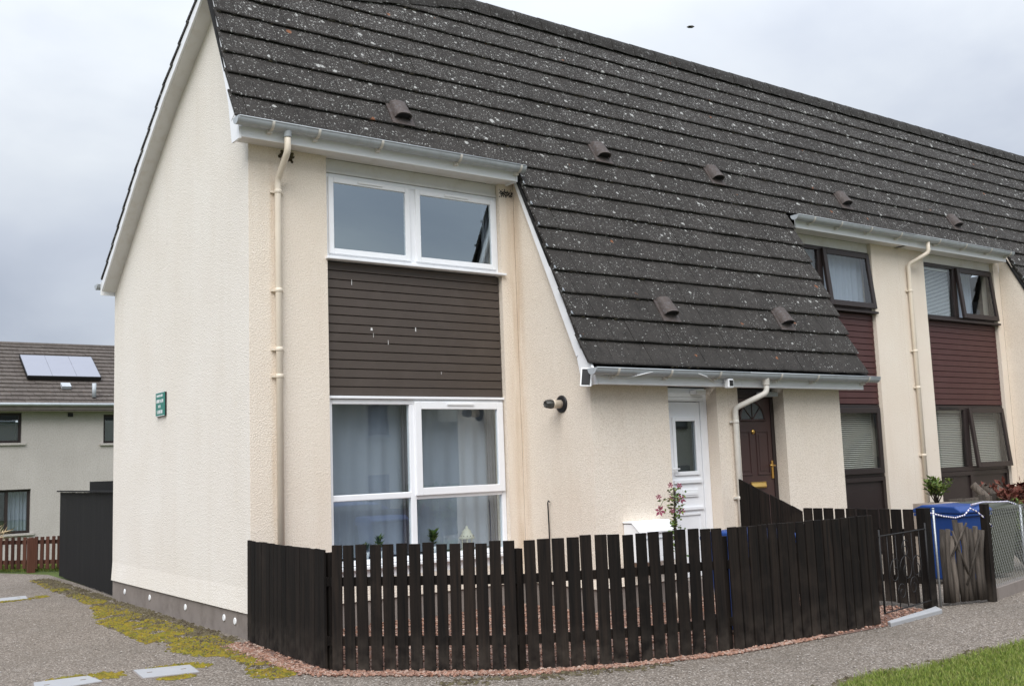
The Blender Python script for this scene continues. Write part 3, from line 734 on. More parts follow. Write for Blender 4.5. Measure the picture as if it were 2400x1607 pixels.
def windows_house1():
    yr = .06
    # upper window
    w = MB(); frame_bars(w, .865, 3.109, 3.83, 4.752, yr, yr+.07, .05)
    w.box(1.90, 1.985, yr, yr+.07, 3.88, 4.702)
    win = bev(w.build('upper_window', M['upvc'], H1), .005)
    sash(win, .905, 1.905, 3.875, 4.712, yr-.022, M['upvc'], .06, M['skyglass'])
    sash(win, 1.98, 3.07, 3.875, 4.712, yr-.022, M['upvc'], .06, M['skyglass'])
    s = MB(); s.box(.84, 3.155, -.045, yr+.0, 3.80, 3.826); bev(s.build('sill', M['upvc'], win), .005)
    MB().box(.866, 3.108, yr+.004, yr+.03, 4.755, HS+.010).build('head_board', M['oldwhite'], H1)
    MB().box(.866, 3.108, yr-.012, yr+.003, 4.757, 4.785).build('head_bead', M['oldwhite'], H1)
    # cladding, board by board
    cl = MB(); cl.box(.865, 3.109, yr+.03, yr+.06, 2.36, 3.80); cl = cl.build('cladding', M['deck'], H1)
    nb = 15; z0, z1 = 2.372, 3.797; p = (z1-z0)/nb
    me = None
    for i in range(nb):
        z = z0+i*p
        if me is None:
            b = MB(); b.prism([(0, yr+.03, 0), (0, yr+.003, .0), (0, yr, .004), (0, yr+.004, p-.010), (0, yr+.012, p-.006), (0, yr+.03, p-.004)], (2.240, 0, 0))
            me = b.mesh('cladding_board', M['brownclad'])
        o = bpy.data.objects.new('cladding_board', me); COL.objects.link(o); o.parent = cl; o.location = (.867, 0, z)
    d = MB()
    for x, z, w_, h_ in ((1.17, 3.555, .007, .06), (1.40, 3.075, .026, .03), (1.42, 3.0, .005, .05), (1.95, 3.09, .014, .045), (1.60, 2.93, .007, .05), (2.27, 2.62, .006, .03)):
        d.add([(x-w_/2, yr-.0025, z), (x+w_/2, yr-.0025, z), (x+w_*.3, yr-.0025, z+h_), (x-w_*.4, yr-.0025, z+h_)], [(0, 1, 2, 3)])
    d.build('bird_droppings', M['oldwhite'], cl, kind='stuff')
    # lower window
    w = MB(); frame_bars(w, .865, 3.109, .60, 2.335, yr, yr+.07, .055)
    w.box(1.845, 1.915, yr, yr+.07, .655, 2.28); w.box(.92, 1.845, yr, yr+.07, 1.27, 1.335); w.box(1.915, 3.054, yr, yr+.07, 1.25, 1.315)
    win = bev(w.build('lower_window', M['upvc'], H1), .008)
    pane(win, .92, 1.845, yr+.03, 1.335, 2.28); pane(win, .92, 1.845, yr+.03, .655, 1.27); pane(win, 1.915, 3.054, yr+.03, .655, 1.25)
    sash(win, 1.90, 3.085, 1.29, 2.31, yr-.03, M['upvc'], .082)
    s = MB(); s.box(.85, 3.125, -.05, yr, .565, .598); bev(s.build('sill', M['upvc'], win), .005)
    s = MB(); s.box(.864, 3.110, yr-.05, yr-.002, .472, .563); s.build('sub_sill', M['upvc'], win)
    s = MB(); s.box(.865, 3.109, yr-.03, yr+.028, 2.338, 2.366); bev(s.build('drip_bead', M['upvc'], win), .004)
    s = MB(); s.box(.87, 3.1, yr+.075, yr+.30, .60, .64); s.build('window_board', M['upvc'], win)
    s = MB(); s.box(.87, 3.1, yr+.075, yr+.22, 3.83, 3.86); s.build('window_board', M['upvc'], H1)
    # wall closing the slot between ground and upper window, inside
    MB().box(.866, 3.108, .122, .25, 2.34, 3.82).build('inner_wall', M['roomdark'], H1)
    curtain('net_curtain', 'white net curtain hanging in pleats across the large ground floor window', 'curtain', .88, 3.09, .66, 2.32, .34, M['net'], 11, .013)
    curtain('curtain', 'mauve curtain bunched behind the centre mullion of the ground floor window', 'curtain', 1.86, 2.02, .66, 2.32, .28, M['drape'], 4, .018, 'mauve curtains in the ground floor window')
    curtain('curtain', 'mauve curtain bunched at right end of the ground floor window', 'curtain', 3.0, 3.10, .66, 2.32, .27, M['drape'], 3, .02, 'mauve curtains in the ground floor window')
    curtain('curtain', 'pale grey curtain at right side of the upper white window', 'curtain', 3.02, 3.12, 3.87, 4.72, .24, M['net'], 4, .025)
windows_house1()
def pane2(parent, x0, x1, y, z0, z1):
    mb = MB(); mb.box(x0, x1, y-.003, y+.003, z0, z1); return mb.build('pane', M['farglass'], parent)
def brown_window(h, x0, x1, mx, open_right_up, open_low, blinds):
    yr = .06
    # upper
    w = MB(); frame_bars(w, x0+.003, x1-.002, 3.80, 4.765, yr, yr+.07, .06); w.box(mx-.06, mx+.06, yr, yr+.07, 3.86, 4.705)
    win = bev(w.build('upper_window', M['darkbrown'], h), .005)
    pane2(win, x0+.06, mx-.06, yr+.03, 3.86, 4.705)
    sash(win, mx+.03, x1-.035, 3.83, 4.735, yr-.04, M['darkbrown'], .085, tilt=-open_right_up if open_right_up else 0, vent_slot=False)
    MB().box(x0-.0, x1+.03, -.04, yr, 3.765, 3.798).build('sill', M['darkbrown'], win)
    MB().box(x0+.003, x1-.002, yr+.004, yr+.03, 4.768, HS+.010).build('head_board', M['oldwhite'], h)
    MB().box(x0+.003, x1-.002, -.0015, .058, HS+.012, HS+.026).build('soffit', M['oldwhite'], h)
    cl = MB().box(x0+.003, x1-.002, yr+.03, yr+.06, 2.32, 3.765).build('cladding', M['deck'], h)
    nb = 15; z0, z1 = 2.33, 3.762; p = (z1-z0)/nb
    b = MB(); b.prism([(0, yr+.03, 0), (0, yr+.003, .0), (0, yr, .004), (0, yr+.004, p-.010), (0, yr+.012, p-.006), (0, yr+.03, p-.004)], (x1-x0-.008, 0, 0))
    me = b.mesh('cladding_board', M['maroon'])
    for i in range(nb):
        o = bpy.data.objects.new('cladding_board', me); COL.objects.link(o); o.parent = cl; o.location = Vector((x0+.004, 0, z0+i*p))-base_of(cl)
    # lower
    w = MB(); frame_bars(w, x0+.003, x1-.002, 1.20, 2.315, yr, yr+.07, .075); w.box(mx-.07, mx+.07, yr, yr+.07, 1.275, 2.24)
    win = bev(w.build('lower_window', M['darkbrown'], h), .005)
    pane2(win, x0+.07, mx-.07, yr+.03, 1.275, 2.24)
    sash(win, mx+.04, x1-.045, 1.245, 2.27, yr-.04, M['darkbrown'], .085, tilt=-open_low if open_low else 0, vent_slot=False)
    for a, b_ in ((x0+.12, mx-.1), (mx+.12, x1-.15)): MB().box(a+.1, b_-.15, yr-.012, yr-.001, 2.262, 2.285).build('trickle_vent', M['black'], win)
    pn = MB(); pn.box(x0+.003, x1-.002, yr+.02, yr+.05, .0, 1.198); pn = pn.build('lower_panel', M['darkbrown'], h)
    fb = MB(); frame_bars(fb, x0+.003, x1-.002, .05, 1.197, yr-.01, yr+.018, .07); fb.box(mx-.04, mx+.04, yr-.01, yr+.018, .12, 1.127); fb.build('panel_frame', M['darkbrown'], pn)
    MB().box(x0+.004, x1-.003, .122, .25, 2.32, 3.8).build('inner_wall', M['roomdark'], h)
    MB().box(x0+.004, x1-.003, .122, .25, 0, 1.2).build('inner_wall', M['roomdark'], h)
brown_window(H2, 8.23, 10.46, 9.22, .10, 0, None)
brown_window(H3, 11.93, 14.16, 12.95, .09, .09, None)
def venetian(x0, x1, z0, z1, y, m, label, pitch=.032, group=None):
    t = thing('window_blind', label, 'blind', ((x0+x1)/2, y, z0), group)
    me = MB(); me.prism([(-(x1-x0)/2, -.012, -.010), (-(x1-x0)/2, .012, .008), (-(x1-x0)/2, .0125, .0095), (-(x1-x0)/2, -.0115, -.0085)], ((x1-x0), 0, 0)); me = me.mesh('slat', m)
    z = z0
    while z < z1-.03: linked('slat', me, t, ((x0+x1)/2, y, z)); z += pitch
    MB().box(x0, x1, y-.015, y+.015, z1-.028, z1).build('head_rail', m, t)
    return t
venetian(8.35, 10.38, 1.29, 2.23, .17, M['blind'], 'cream slatted blind in lower brown window beside the porch', .03)
venetian(12.0, 12.93, 1.29, 2.23, .17, M['blind'], 'cream slatted blind in left light of the far lower window', .03)
venetian(13.03, 14.12, 1.29, 2.23, .17, M['blind'], 'cream slatted blind behind the tilted sash of the far lower window', .03)
venetian(12.0, 12.9, 3.88, 4.70, .16, M['whiteblind'], 'white slatted blind in left light of the far upper window', .024)
curtain('net_curtain', 'pale net curtain behind the tilted upper window near the porch roof', 'curtain', 8.3, 10.45, 3.86, 4.72, .20, M['net'], 16, .02)
curtain('curtain', 'white curtain in the tilted upper window at far right', 'curtain', 13.5, 13.95, 3.86, 4.72, .35, M['net'], 5, .02)

# ---- doors
def white_door():
    y = -1.10
    f = MB(); frame_bars(f, 4.483, 5.277, .225, 2.36, y, y+.07, .055); f.box(4.54, 5.22, y+.0, y+.07, 2.255, 2.303)
    f.box(5.165, 5.221, y, y+.07, .28, 2.253)
    fr = bev(f.build('front_door', M['upvc'], H1), .004)
    MB().box(4.538, 5.222, y+.02, y+.05, 2.304, 2.304+.0).build('x', M['upvc'], fr) if 0 else None
    l = MB(); X0, X1, Z0_, Z1_ = 4.545, 5.158, .285, 2.245; gx0, gx1, gz0, gz1 = 4.72, 5.075, 1.42, 2.035
    l.box(X0, gx0, y+.012, y+.05, Z0_, Z1_); l.box(gx1, X1, y+.012, y+.05, Z0_, Z1_); l.box(gx0, gx1, y+.012, y+.05, gz1, Z1_); l.box(gx0, gx1, y+.012, y+.05, Z0_, gz0)
    leaf = l.build('door_leaf', M['upvc'], fr)
    g = MB(); frame_bars(g, gx0-.03, gx1+.03, gz0-.03, gz1+.03, y-.008, y+.011, .045); bev(g.build('glazing_bead', M['upvc'], leaf), .005)
    pane(leaf, gx0, gx1, y+.03, gz0, gz1)
    MB().box(gx0-.05, gx1+.05, y-.012, y+.010, 1.30, 1.335).build('moulding', M['upvc'], leaf)
    MB().box(gx0-.03, gx1+.06, y-.012, y+.010, .99, 1.02).build('moulding', M['upvc'], leaf)
    s = MB(); s.box(4.80, 5.06, y-.006, y+.010, 1.14, 1.225); s.box(4.82, 5.04, y-.012, y-.007, 1.16, 1.195); bev(s.build('letter_plate', M['white'], leaf), .004)
    bb = MB(); frame_bars(bb, 4.66, 5.10, .35, .95, y-.002, y+.010, .02); bb.build('panel_bead', M['upvc'], leaf)
    h = MB(); h.box(4.585, 4.62, y-.008, y+.011, 1.38, 1.60); h.tube([(4.60, y-.005, 1.47), (4.60, y-.05, 1.47), (4.72, y-.052, 1.468)], .010, 8); h.build('handle', M['white'], leaf)
    MB().box(4.5, 5.26, y+.008, y+.012, 2.36, HP+.012).build('head_panel', M['upvc'], H1)
    b = MB(); b.box(5.0, 5.16, y-.12, y-.002, 2.33, 2.385); bev(b.build('bulkhead_lamp', M['white'], H1), .01)
    MB().box(4.49, 5.27, -.95, -.9, .0, 2.4).build('hall_back', M['roomdark'], H1)
white_door()
def brown_door():
    y = -1.10
    f = MB(); frame_bars(f, 5.653, 6.497, .225, 2.36, y, y+.07, .06)
    fr = bev(f.build('front_door', M['darkbrown'], H2), .004)
    l = MB(); l.box(5.716, 6.434, y+.014, y+.05, .29, 2.295); leaf = l.build('door_leaf', M['doorbrown'], fr)
    # fanlight
    cx, cz, r = 6.09, 2.035, .215
    g = MB(); n = 14; g.prism([(cx+r*math.cos(PI*i/n), y+.0135, cz+r*math.sin(PI*i/n)) for i in range(n+1)], (0, -.004, 0)); g.build('fanlight', M['panel'] if 0 else M['glassdark'], leaf)
    a = MB()
    pts = [(cx+(r+.012)*math.cos(PI*i/n), y+.006, cz+(r+.012)*math.sin(PI*i/n)) for i in range(n+1)]
    a.tube(pts, .016, 6); a.tube([(cx-r-.03, y+.006, cz-.008), (cx+r+.03, y+.006, cz-.008)], .015, 6)
    for ang in (40, 65, 90, 115, 140) if 0 else (45, 90, 135):
        q = math.radians(ang); a.tube([(cx, y+.006, cz), (cx+r*math.cos(q), y+.006, cz+r*math.sin(q))], .007, 6)
    a.build('fanlight_bars', M['doorbrown'], leaf)
    for x0 in (5.80, 6.14):
        for z0, z1 in ((1.35, 1.90), (.42, 1.10)):
            p = MB(); frame_bars(p, x0, x0+.24, z0, z1, y+.004, y+.0135, .022); p.box(x0+.05, x0+.19, y+.008, y+.0135, z0+.05, z1-.05); bev(p.build('door_panel', M['doorbrown'], leaf), .004)
    s = MB(); s.box(5.99, 6.27, y-.002, y+.013, 1.19, 1.265); s.prism([(6.0, y-.002, 1.20), (6.0, y-.018, 1.205), (6.0, y-.002, 1.255)], (.26, 0, 0)); bev(s.build('letter_plate', M['brass'], leaf), .003)
    MB().lathe((6.095, y+.013, 1.885), [(.032, 0), (.032, .008), (.02, .014), (.014, .02)], (0, -1, 0), 14).build('door_number', M['brass'], leaf)
    h = MB(); h.box(6.385, 6.42, y-.002, y+.013, 1.30, 1.52); h.tube([(6.403, y, 1.46), (6.403, y-.045, 1.46), (6.30, y-.05, 1.462)], .011, 8); h.build('handle', M['brass'], leaf)
    MB().box(5.66, 6.49, y+.008, y+.012, 2.36, HP+.012).build('head_panel', M['darkbrown'], H2)
    b = MB(); b.box(6.18, 6.45, y-.13, y-.002, 2.315, 2.375); bev(b.build('bulkhead_lamp', M['gutter'], H2), .01)
    MB().box(5.66, 6.49, -.95, -.9, .0, 2.4).build('hall_back', M['roomdark'], H2)
M['wire'] = m_plain('dull_wire', (.16, .165, .15), .6, .1, 20)
M['glassdark'] = m_plain('leaded_glass', (.10, .11, .115), .12, .3, 30, spec=.6)
brown_door()

# ---- flue on the porch side wall
def flue():
    c = (3.319, -.77, 2.235)
    f = MB().lathe(c, [(.098, 0), (.098, .008), (.09, .016), (.055, .02)], (-1, 0, 0), 24).build('boiler_flue', M['black'], H1)
    MB().lathe((3.30, -.77, 2.235), [(.047, 0), (.047, .105), (.05, .107), (.05, .12)], (-1, 0, 0), 18).build('flue_pipe', M['pipe'], f)
    t = MB(); t.lathe((3.181, -.77, 2.235), [(.049, 0), (.047, .025), (.034, .095), (.028, .097), (.024, .08)], (-1, 0, 0), 18)
    for k in range(8):
        a = 2*PI*k/8; t.tube([(3.17, -.77+.05*math.cos(a), 2.235+.05*math.sin(a)), (3.086, -.77+.038*math.cos(a), 2.235+.038*math.sin(a))], .004, 5)
    t.build('flue_terminal', M['darkmetal'], f)
flue()

# ------------------------------------------------------------------ things fixed to the houses
def wall_sign():
    t = thing('wall_sign', 'small green sign with rows of white lettering on the pale gable wall', 'sign', (0, 2.74, 2.31))
    MB().box(-.028, -.020, 2.575, 2.905, 2.315, 2.60).build('board', M['signgreen'], t); MB().box(-.0195, .002, 2.572, 2.90, 2.312, 2.597).build('shadow_edge', M['black'], t)  # black sheet behind the board paints in the shadow along its right edge
    fb = MB(); 
    for (a, b, c, d) in ((2.575, 2.905, 2.594, 2.600), (2.575, 2.905, 2.315, 2.321)): fb.box(-.0300, -.0285, a, b, c, d)
    fb.build('rim', M['white'], t)
    rr = random.Random(3); lt = MB()
    for z, h, y0, y1 in ((2.545, .028, 2.62, 2.86), (2.475, .040, 2.60, 2.88), (2.415, .034, 2.70, 2.80), (2.345, .042, 2.62, 2.85)):
        y = y1
        while y > y0+.02:
            w = rr.uniform(.014, .022)
            k = rr.randrange(4)
            lt.box(-.0305, -.0285, y-.005, y, z, z+h)
            if k in (0, 1): lt.box(-.0305, -.0285, y-w, y-w+.005, z, z+h)
            if k in (0, 2): lt.box(-.0305, -.0285, y-w+.0051, y-.0051, z+h-.006, z+h)
            if k in (1, 2, 3): lt.box(-.0305, -.0285, y-w+.0051, y-.0051, z, z+.006)
            lt.box(-.0305, -.0285, y-w+.0051, y-.0051, z+h*.42, z+h*.42+.006)
            y -= w+.008
    lt.build('lettering', M['white'], t)
wall_sign()
def solar_lamp_camera():
    t = thing('solar_panel', 'small white framed solar panel under the porch gutter end', 'solar panel', (3.16, -1.36, 2.38))
    c = Vector((3.13, -1.43, 2.475)); u = Vector((-.62, .78, .0)).normalized(); v = Vector((.16, .02, 1)).normalized(); u = (u-v*u.dot(v)).normalized(); n = u.cross(v); n = n if n.x < 0 else -n; u = -u if u.x < 0 else u
    mb = MB(); mb.obox(c-u*.062-v*.10, u*.124, v*.20, -n*.016); bev(mb.build('frame', M['white'], t), .004)
    mb = MB(); mb.obox(c-u*.046-v*.085+n*.001, u*.092, v*.17, n*.002); mb.build('cells', M['black'], t)
    MB().tube([tuple(c-n*.016), (3.20, -1.36, 2.46), (3.235, -1.36, 2.46)], .012, 8).build('arm', M['white'], t)
    t = thing('security_camera', 'small white camera fixed to the porch fascia above the doors', 'camera', (5.19, PY-.26, 2.38))
    mb = MB(); mb.box(5.135, 5.225, PY-.335, PY-.262, 2.375, 2.485); bev(mb.build('body', M['white'], t), .014, 3)
    MB().box(5.150, 5.205, PY-.341, PY-.3355, 2.40, 2.465).build('lens', M['black'], t)
    MB().tube([(5.18, PY-.262, 2.43), (5.18, PY-.226, 2.43)], .016, 8).build('mount', M['white'], t)
    o = MB(); yy = PY-.232; yg = PY-.346
    pts = [(3.26, yy-.004, HP+.095)] + [(3.40+.10*i, yy-.004+.0*i, HP+.07+.008*math.sin(i*2.1)) for i in range(3)]
    pts += [(3.72, yg-.01, HP+.095), (3.95, yg-.012, HP+.14), (4.1, yg+.01, HP+.153)]
    o.tube(pts, .0055, 6)
    o.tube([(4.55, yg+.01, HP+.153), (4.62, yg-.012, HP+.13), (4.75, yg-.008, HP+.10), (4.9, yy-.03, HP+.085), (5.0, yy-.004, HP+.05), (5.14, yy-.004, HP+.062)], .0055, 6)
    o = o.build('cable', M['white'], None, (3.26, yy, HP+.07)); o['label'] = 'thin white cable looped along the porch gutter and fascia'; o['category'] = 'cable'
solar_lamp_camera()
def black_rod():
    o = MB(); y = -.50
    o.tube([(3.296, y-.015, 1.155), (3.285, y, 1.17), (3.285, y+.012, 1.15), (3.29, y+.012, .9), (3.287, y+.01, .02)], .008, 8); o.tube([(3.287, y+.012, .45), (3.25, y-.01, .44)], .006, 6)
    o = o.build('cable_pipe', M['black'], None, (3.29, y, .02)); o['label'] = 'thin black pipe standing up against the cream side wall'; o['category'] = 'pipe'
black_rod()
def meter_box():
    t = thing('meter_box', 'white meter box with sloping lid on the porch wall', 'meter box', (4.0, -1.38, .5))
    x0, x1 = 3.70, 4.24; yb, yf = PY-.002, PY-.26
    mb = MB(); mb.prism([(x0, yb, .50), (x0, yf, .50), (x0, yf, .80), (x0, yb-.14, .905), (x0, yb, .905)], (x1-x0, 0, 0)); bev(mb.build('body', M['white'], t), .01)
    mb = MB(); mb.prism([(x0-.012, yf-.014, .800), (x0-.012, yb-.14, .912), (x0-.012, yb, .912), (x0-.012, yb, .930), (x0-.012, yb-.15, .930), (x0-.012, yf-.02, .825)], (x1-x0+.024, 0, 0)); bev(mb.build('lid', M['white'], t), .006)
    MB().box(x0+.08, x1-.08, yf-.008, yf-.001, .745, .755).build('handle_groove', M['gutter'], t)
meter_box()

# ------------------------------------------------------------------ fences
def picket_run(t, pts, width, gap, z0, z1, thick, m, jz=.008, side=1, lean=.006, ztop=None):
    """pickets along a polyline; returns nothing"""
    P = [Vector((x, y, 0)) for x, y in pts]; pitch = width+gap
    mcache = {}
    for a, b in zip(P, P[1:]):
        d = b-a; n = max(1, round(d.length/pitch)); u = d.normalized(); nv = Vector((u.y, -u.x, 0))*side
        st = d.length/n
        for i in range(n):
            w = width+R.uniform(-.004, .006); o = a+u*(i*st+(st-w)/2)
            h = (z1 if ztop is None else ztop((i+.5)/n))+R.uniform(-jz, jz)*.5
            mb = MB(); ln = u*R.uniform(-lean, lean)
            zb = z0+R.uniform(-.006, .006)
            c = o
            e = .004
            top1 = h if ztop is None else ztop(i/n); top2 = h if ztop is None else ztop((i+1)/n)
            v = [c+Vector((0,0,zb)), c+u*w+Vector((0,0,zb)), c+u*w+nv*thick+Vector((0,0,zb)), c+nv*thick+Vector((0,0,zb)),
                 c+ln+Vector((0,0,top1)), c+u*w+ln+Vector((0,0,top2)), c+u*w+nv*(thick-e)+ln+Vector((0,0,top2-e*.5)), c+nv*(thick-e)+ln+Vector((0,0,top1-e*.5))]
            f = [(0,3,2,1),(4,5,6,7),(0,1,5,4),(1,2,6,5),(2,3,7,6),(3,0,4,7)]
            if side < 0: pass
            else: f = [q[::-1] for q in f] if (v[1]-v[0]).cross(v[3]-v[0]).z < 0 else f
            if (v[1]-v[0]).cross(v[3]-v[0]).z < 0 and side < 0: f = [q[::-1] for q in f]
            mb.add(v, f); mb.build('picket', m, t)
def rails(t, pts, zs, m, off, th=.035, hh=.07):
    for (xa, ya), (xb, yb) in zip(pts, pts[1:]):
        a = Vector((xa, ya, 0)); b = Vector((xb, yb, 0)); u = (b-a).normalized(); nv = Vector((-u.y, u.x, 0))
        for z in zs:
            mb = MB(); mb.obox(a+nv*off+Vector((0,0,z)), b-a, nv*th, (0, 0, hh)); mb.build('rail', m, t)
def post(t, x, y, h, w, m): MB().box(x-w/2, x+w/2, y-w/2, y+w/2, -.05, h).build('post', m, t)
FA = [(-.03, -.03), (-.10, -1.0), (-.135, -1.93)]
FB = [(-.12, -1.975), (.935, -3.07)]
FC = [(.985, -3.10), (1.70, -3.455), (2.62, -3.69)]
FD = [(2.66, -3.70), (4.50, -3.815)]
def front_fence():
    t = thing('picket_fence', 'black stained picket fence curving round the gravelled front garden', 'fence', (.9, -3.0, 0))
    picket_run(t, FA, .098, .010, .02, .955, .02, M['fence']); picket_run(t, FB, .086, .025, .012, .99, .02, M['fence'], jz=.02, lean=.010)
    picket_run(t, FC, .092, .024, .012, 1.005, .02, M['fence'], jz=.02, lean=.010); picket_run(t, FD, .098, .014, .012, 1.0, .02, M['fence'])
    # the second half leans slightly higher with the path
    for f in (FA, FB, FC, FD): rails(t, f, (.20, .665), M['fence'], .003)
    for x, y in ((.98, -3.03), (-.08, -1.90), (2.66, -3.64), (4.50, -3.76), (-.0, -.10)): post(t, x, y, .93, .06, M['fence'])
front_fence()
def divider_fence():
    t = thing('picket_fence', 'black picket fence with sloping top between the white and brown doors', 'fence', (5.55, -2.4, 0))
    picket_run(t, [(5.52, -1.32), (5.555, -2.20)], .135, .012, .05, 1.3, .02, M['fence'], ztop=lambda f: 1.325-.37*f)
    picket_run(t, [(5.555, -2.20), (5.60, -3.55)], .112, .017, .05, .99, .02, M['fence'])
    rails(t, [(5.57, -1.3), (5.64, -3.56)], (.25, .72), M['fence'], -.035)
    post(t, 5.67, -3.60, 1.0, .10, M['fence']); post(t, 5.585, -1.33, .95, .05, M['fence'])
divider_fence()
def iron_gate():
    t = thing('iron_gate', 'thin black iron gate with scrolls at the fence end', 'gate', (5.0, -3.75, 0))
    A = Vector((4.56, -3.825, 0)); B = Vector((5.60, -3.66, 0)); u = (B-A).normalized(); Lg = (B-A).length
    p = lambda s, z: tuple(A+u*s+Vector((0, 0, z)))
    f = MB(); f.tube([p(.02, .10), p(.02, .86)], .010, 6); f.tube([p(Lg-.02, .10), p(Lg-.02, .86)], .010, 6)
    for z in (.10, .80): f.tube([p(.0, z), p(Lg, z)], .007, 6)
    f.build('frame', M['iron'], t)
    for i in range(1, 6): MB().tube([p(Lg*i/6, .10), p(Lg*i/6, .80)], .0045, 6).build('bar', M['iron'], t)
    for s, z, r, sg in ((.30, .45, .14, 1), (.55, .45, .15, -1), (.78, .45, .13, 1), (.42, .25, .09, -1), (.68, .28, .10, 1), (.55, .64, .10, 1)):
        pts = [p(s+sg*r*(1-k/26)*math.cos(k*.42), z+r*(1-k/26)*math.sin(k*.42)) for k in range(20)]
        MB().tube(pts, .0045, 6).build('scroll', M['iron'], t)
iron_gate()
def threshold():
    mb = MB(); mb.prism([(4.50, -3.93, -.01), (5.50, -3.83, -.01), (5.66, -3.66, -.01), (5.50, -3.70, -.01), (4.55, -3.86, -.01)], (0, 0, .05))
    o = bev(mb.build('threshold_stone', M['slab'], None, (5.0, -3.8, 0)), .01); o['label'] = 'white threshold strip lying under the iron gate'; o['category'] = 'step'
threshold()
def rear_fence():
    t = thing('board_fence', 'tall charcoal board fence running back from the gable corner', 'fence', (.15, 7.0, 0))
    picket_run(t, [(.075, 4.93), (.235, 8.95)], .118, .001, .02, 1.40, .02, M['fencedark'], jz=.006, lean=.001)
    rails(t, [(.10, 4.93), (.26, 8.95)], (.3, 1.05), M['fencedark'], -.05)
    mb = MB(); mb.obox((.02, 4.92, 1.408), (.165, 4.06, 0), (.07, 0, 0), (0, 0, .022)); mb.build('capping', M['fencedark'], t)
rear_fence()
def brown_fence():
    t = thing('picket_fence', 'low red brown picket fence at the left end of the path', 'fence', (0, 10.6, 0))
    P = [(-1.9, 12.6), (.05, 10.5)]; Q = [(.05, 10.5), (.75, 9.75)]
    picket_run(t, P, .062, .055, .06, .62, .018, M['redfence'], jz=.02); picket_run(t, Q, .062, .055, .06, .62, .018, M['redfence'], jz=.02)
    rails(t, P, (.14, .49), M['redfence'], .02); rails(t, Q, (.14, .49), M['redfence'], .02)
    post(t, .09, 10.43, .60, .12, M['redfence']); post(t, -1.2, 11.88, .60, .1, M['redfence'])
brown_fence()

# ------------------------------------------------------------------ loose ground cover
def in_bed(x, y): return inpoly(x, y, BEDP)
BEDP = [(.02, -.02), (-.24, -.05), (-.27, -1.0), (-.29, -1.95), (-.13, -2.13), (.9, -3.18), (1.7, -3.56), (2.7, -3.80), (4.5, -3.89), (5.55, -3.62), (5.5, -1.2), (3.3, -1.2), (3.3, -.02)]
def stone_shape(rr, r):
    vs = []
    for k in range(3):
        for i in range(5):
            a = 2*PI*(i+.5*k)/5; q = (.8, 1.0, .55)[k]*r*rr.uniform(.75, 1.15)
            vs.append(Vector((q*math.cos(a), q*math.sin(a), (-.5, .15, .62)[k]*r*rr.uniform(.7, 1.1))))
    fs = []
    for k in range(2):
        for i in range(5): j = (i+1) % 5; fs.append((k*5+i, k*5+j, k*5+5+j)); fs.append((k*5+i, k*5+5+j, k*5+5+i))
    fs.append((10, 11, 12, 13, 14)); return vs, fs
def scatter_stones(name, m, n, sampler, rmin, rmax, seed, **tags):
    rr = random.Random(seed); protos = [stone_shape(rr, 1) for _ in range(10)]; V = []; F = []
    c = 0
    while c < n:
        x, y = sampler(rr)
        if x is None: c += 0; continue
        vs, fs = protos[rr.randrange(10)]; r = rr.uniform(rmin, rmax); a = rr.uniform(0, 6.28); ca, sa = math.cos(a), math.sin(a); b = len(V); fl = rr.uniform(.55, 1)
        for v in vs: V.append((x+r*(v.x*ca-v.y*sa), y+r*(v.x*sa+v.y*ca), .006+r*fl*(v.z+.35)))
        F += [tuple(b+i for i in f) for f in fs]; c += 1
    mb = MB(); mb.v = V; mb.f = F; mb.sm = [False]*len(F); o = mb.build(name, m); 
    for k, v in tags.items(): o[k] = v
    return o
EDGE = [(-.26, -.1), (-.27, -1.0), (-.28, -1.93), (-.14, -2.12), (.88, -3.16), (1.68, -3.54), (2.66, -3.78), (3.6, -3.84)]
def edge_sampler(rr):
    i = rr.randrange(len(EDGE)-1); L = [(Vector(EDGE[k+1])-Vector(EDGE[k])).length for k in range(len(EDGE)-1)]
    t = rr.uniform(0, sum(L)); k = 0
    while t > L[k]: t -= L[k]; k += 1
    a = Vector(EDGE[k]); b = Vector(EDGE[k+1]); p = a.lerp(b, t/L[k]); u = (b-a).normalized(); nv = Vector((u.y, -u.x))
    thin = 1 if p.x < 1.2 else (.55 if p.x < 2.7 else .3)
    d = rr.gauss(.0, .042)*thin
    if nv.x > 0 and False: d = -d
    q = p+nv*d*(1 if nv.y < 0 or nv.x < 0 else -1); return q.x, q.y
def bed_sampler(rr):
    x, y = rr.uniform(-.3, 5.55), rr.uniform(-3.9, 0)
    return (x, y) if in_bed(x, y) else (None, None)
scatter_stones('gravel_stones', M['stone'], 3300, edge_sampler, .010, .021, 5, kind='stuff', label='pink gravel spilling out along the foot of the black fence')
scatter_stones('gravel_stones', M['stone'], 7500, bed_sampler, .012, .024, 6, kind='stuff', label='pink gravel covering the front garden behind the black fence')
def path_sampler(rr):
    x, y = rr.uniform(-3.2, 9), rr.uniform(-7.0, 5)
    if inpoly(x, y, BEDP) or inpoly(x, y, LAWN) or (x > 0 and y > -.1) or (x > 5.4 and y > -3.7): return None, None
    return x, y
scatter_stones('loose_chips', M['chip'], 2600, path_sampler, .004, .010, 9, kind='stuff', label='small loose chips lying on the grey path')
MOSS = [(-.05, 8.8), (-.23, 8.7), (-.33, 6.46), (-.32, 5.13), (-.44, 3.97), (-.75, 2.48), (-.74, 1.68), (-.77, .69), (-.62, .30), (-.74, .06), (-.65, -.4), (-.45, -.62), (-.50, -1.22), (-.66, -1.73), (-.46, -1.90), (-.31, -1.66), (-.33, -1.0), (-.30, -.2), (-.06, .25), (.0, 4.9), (.05, 8.8)]
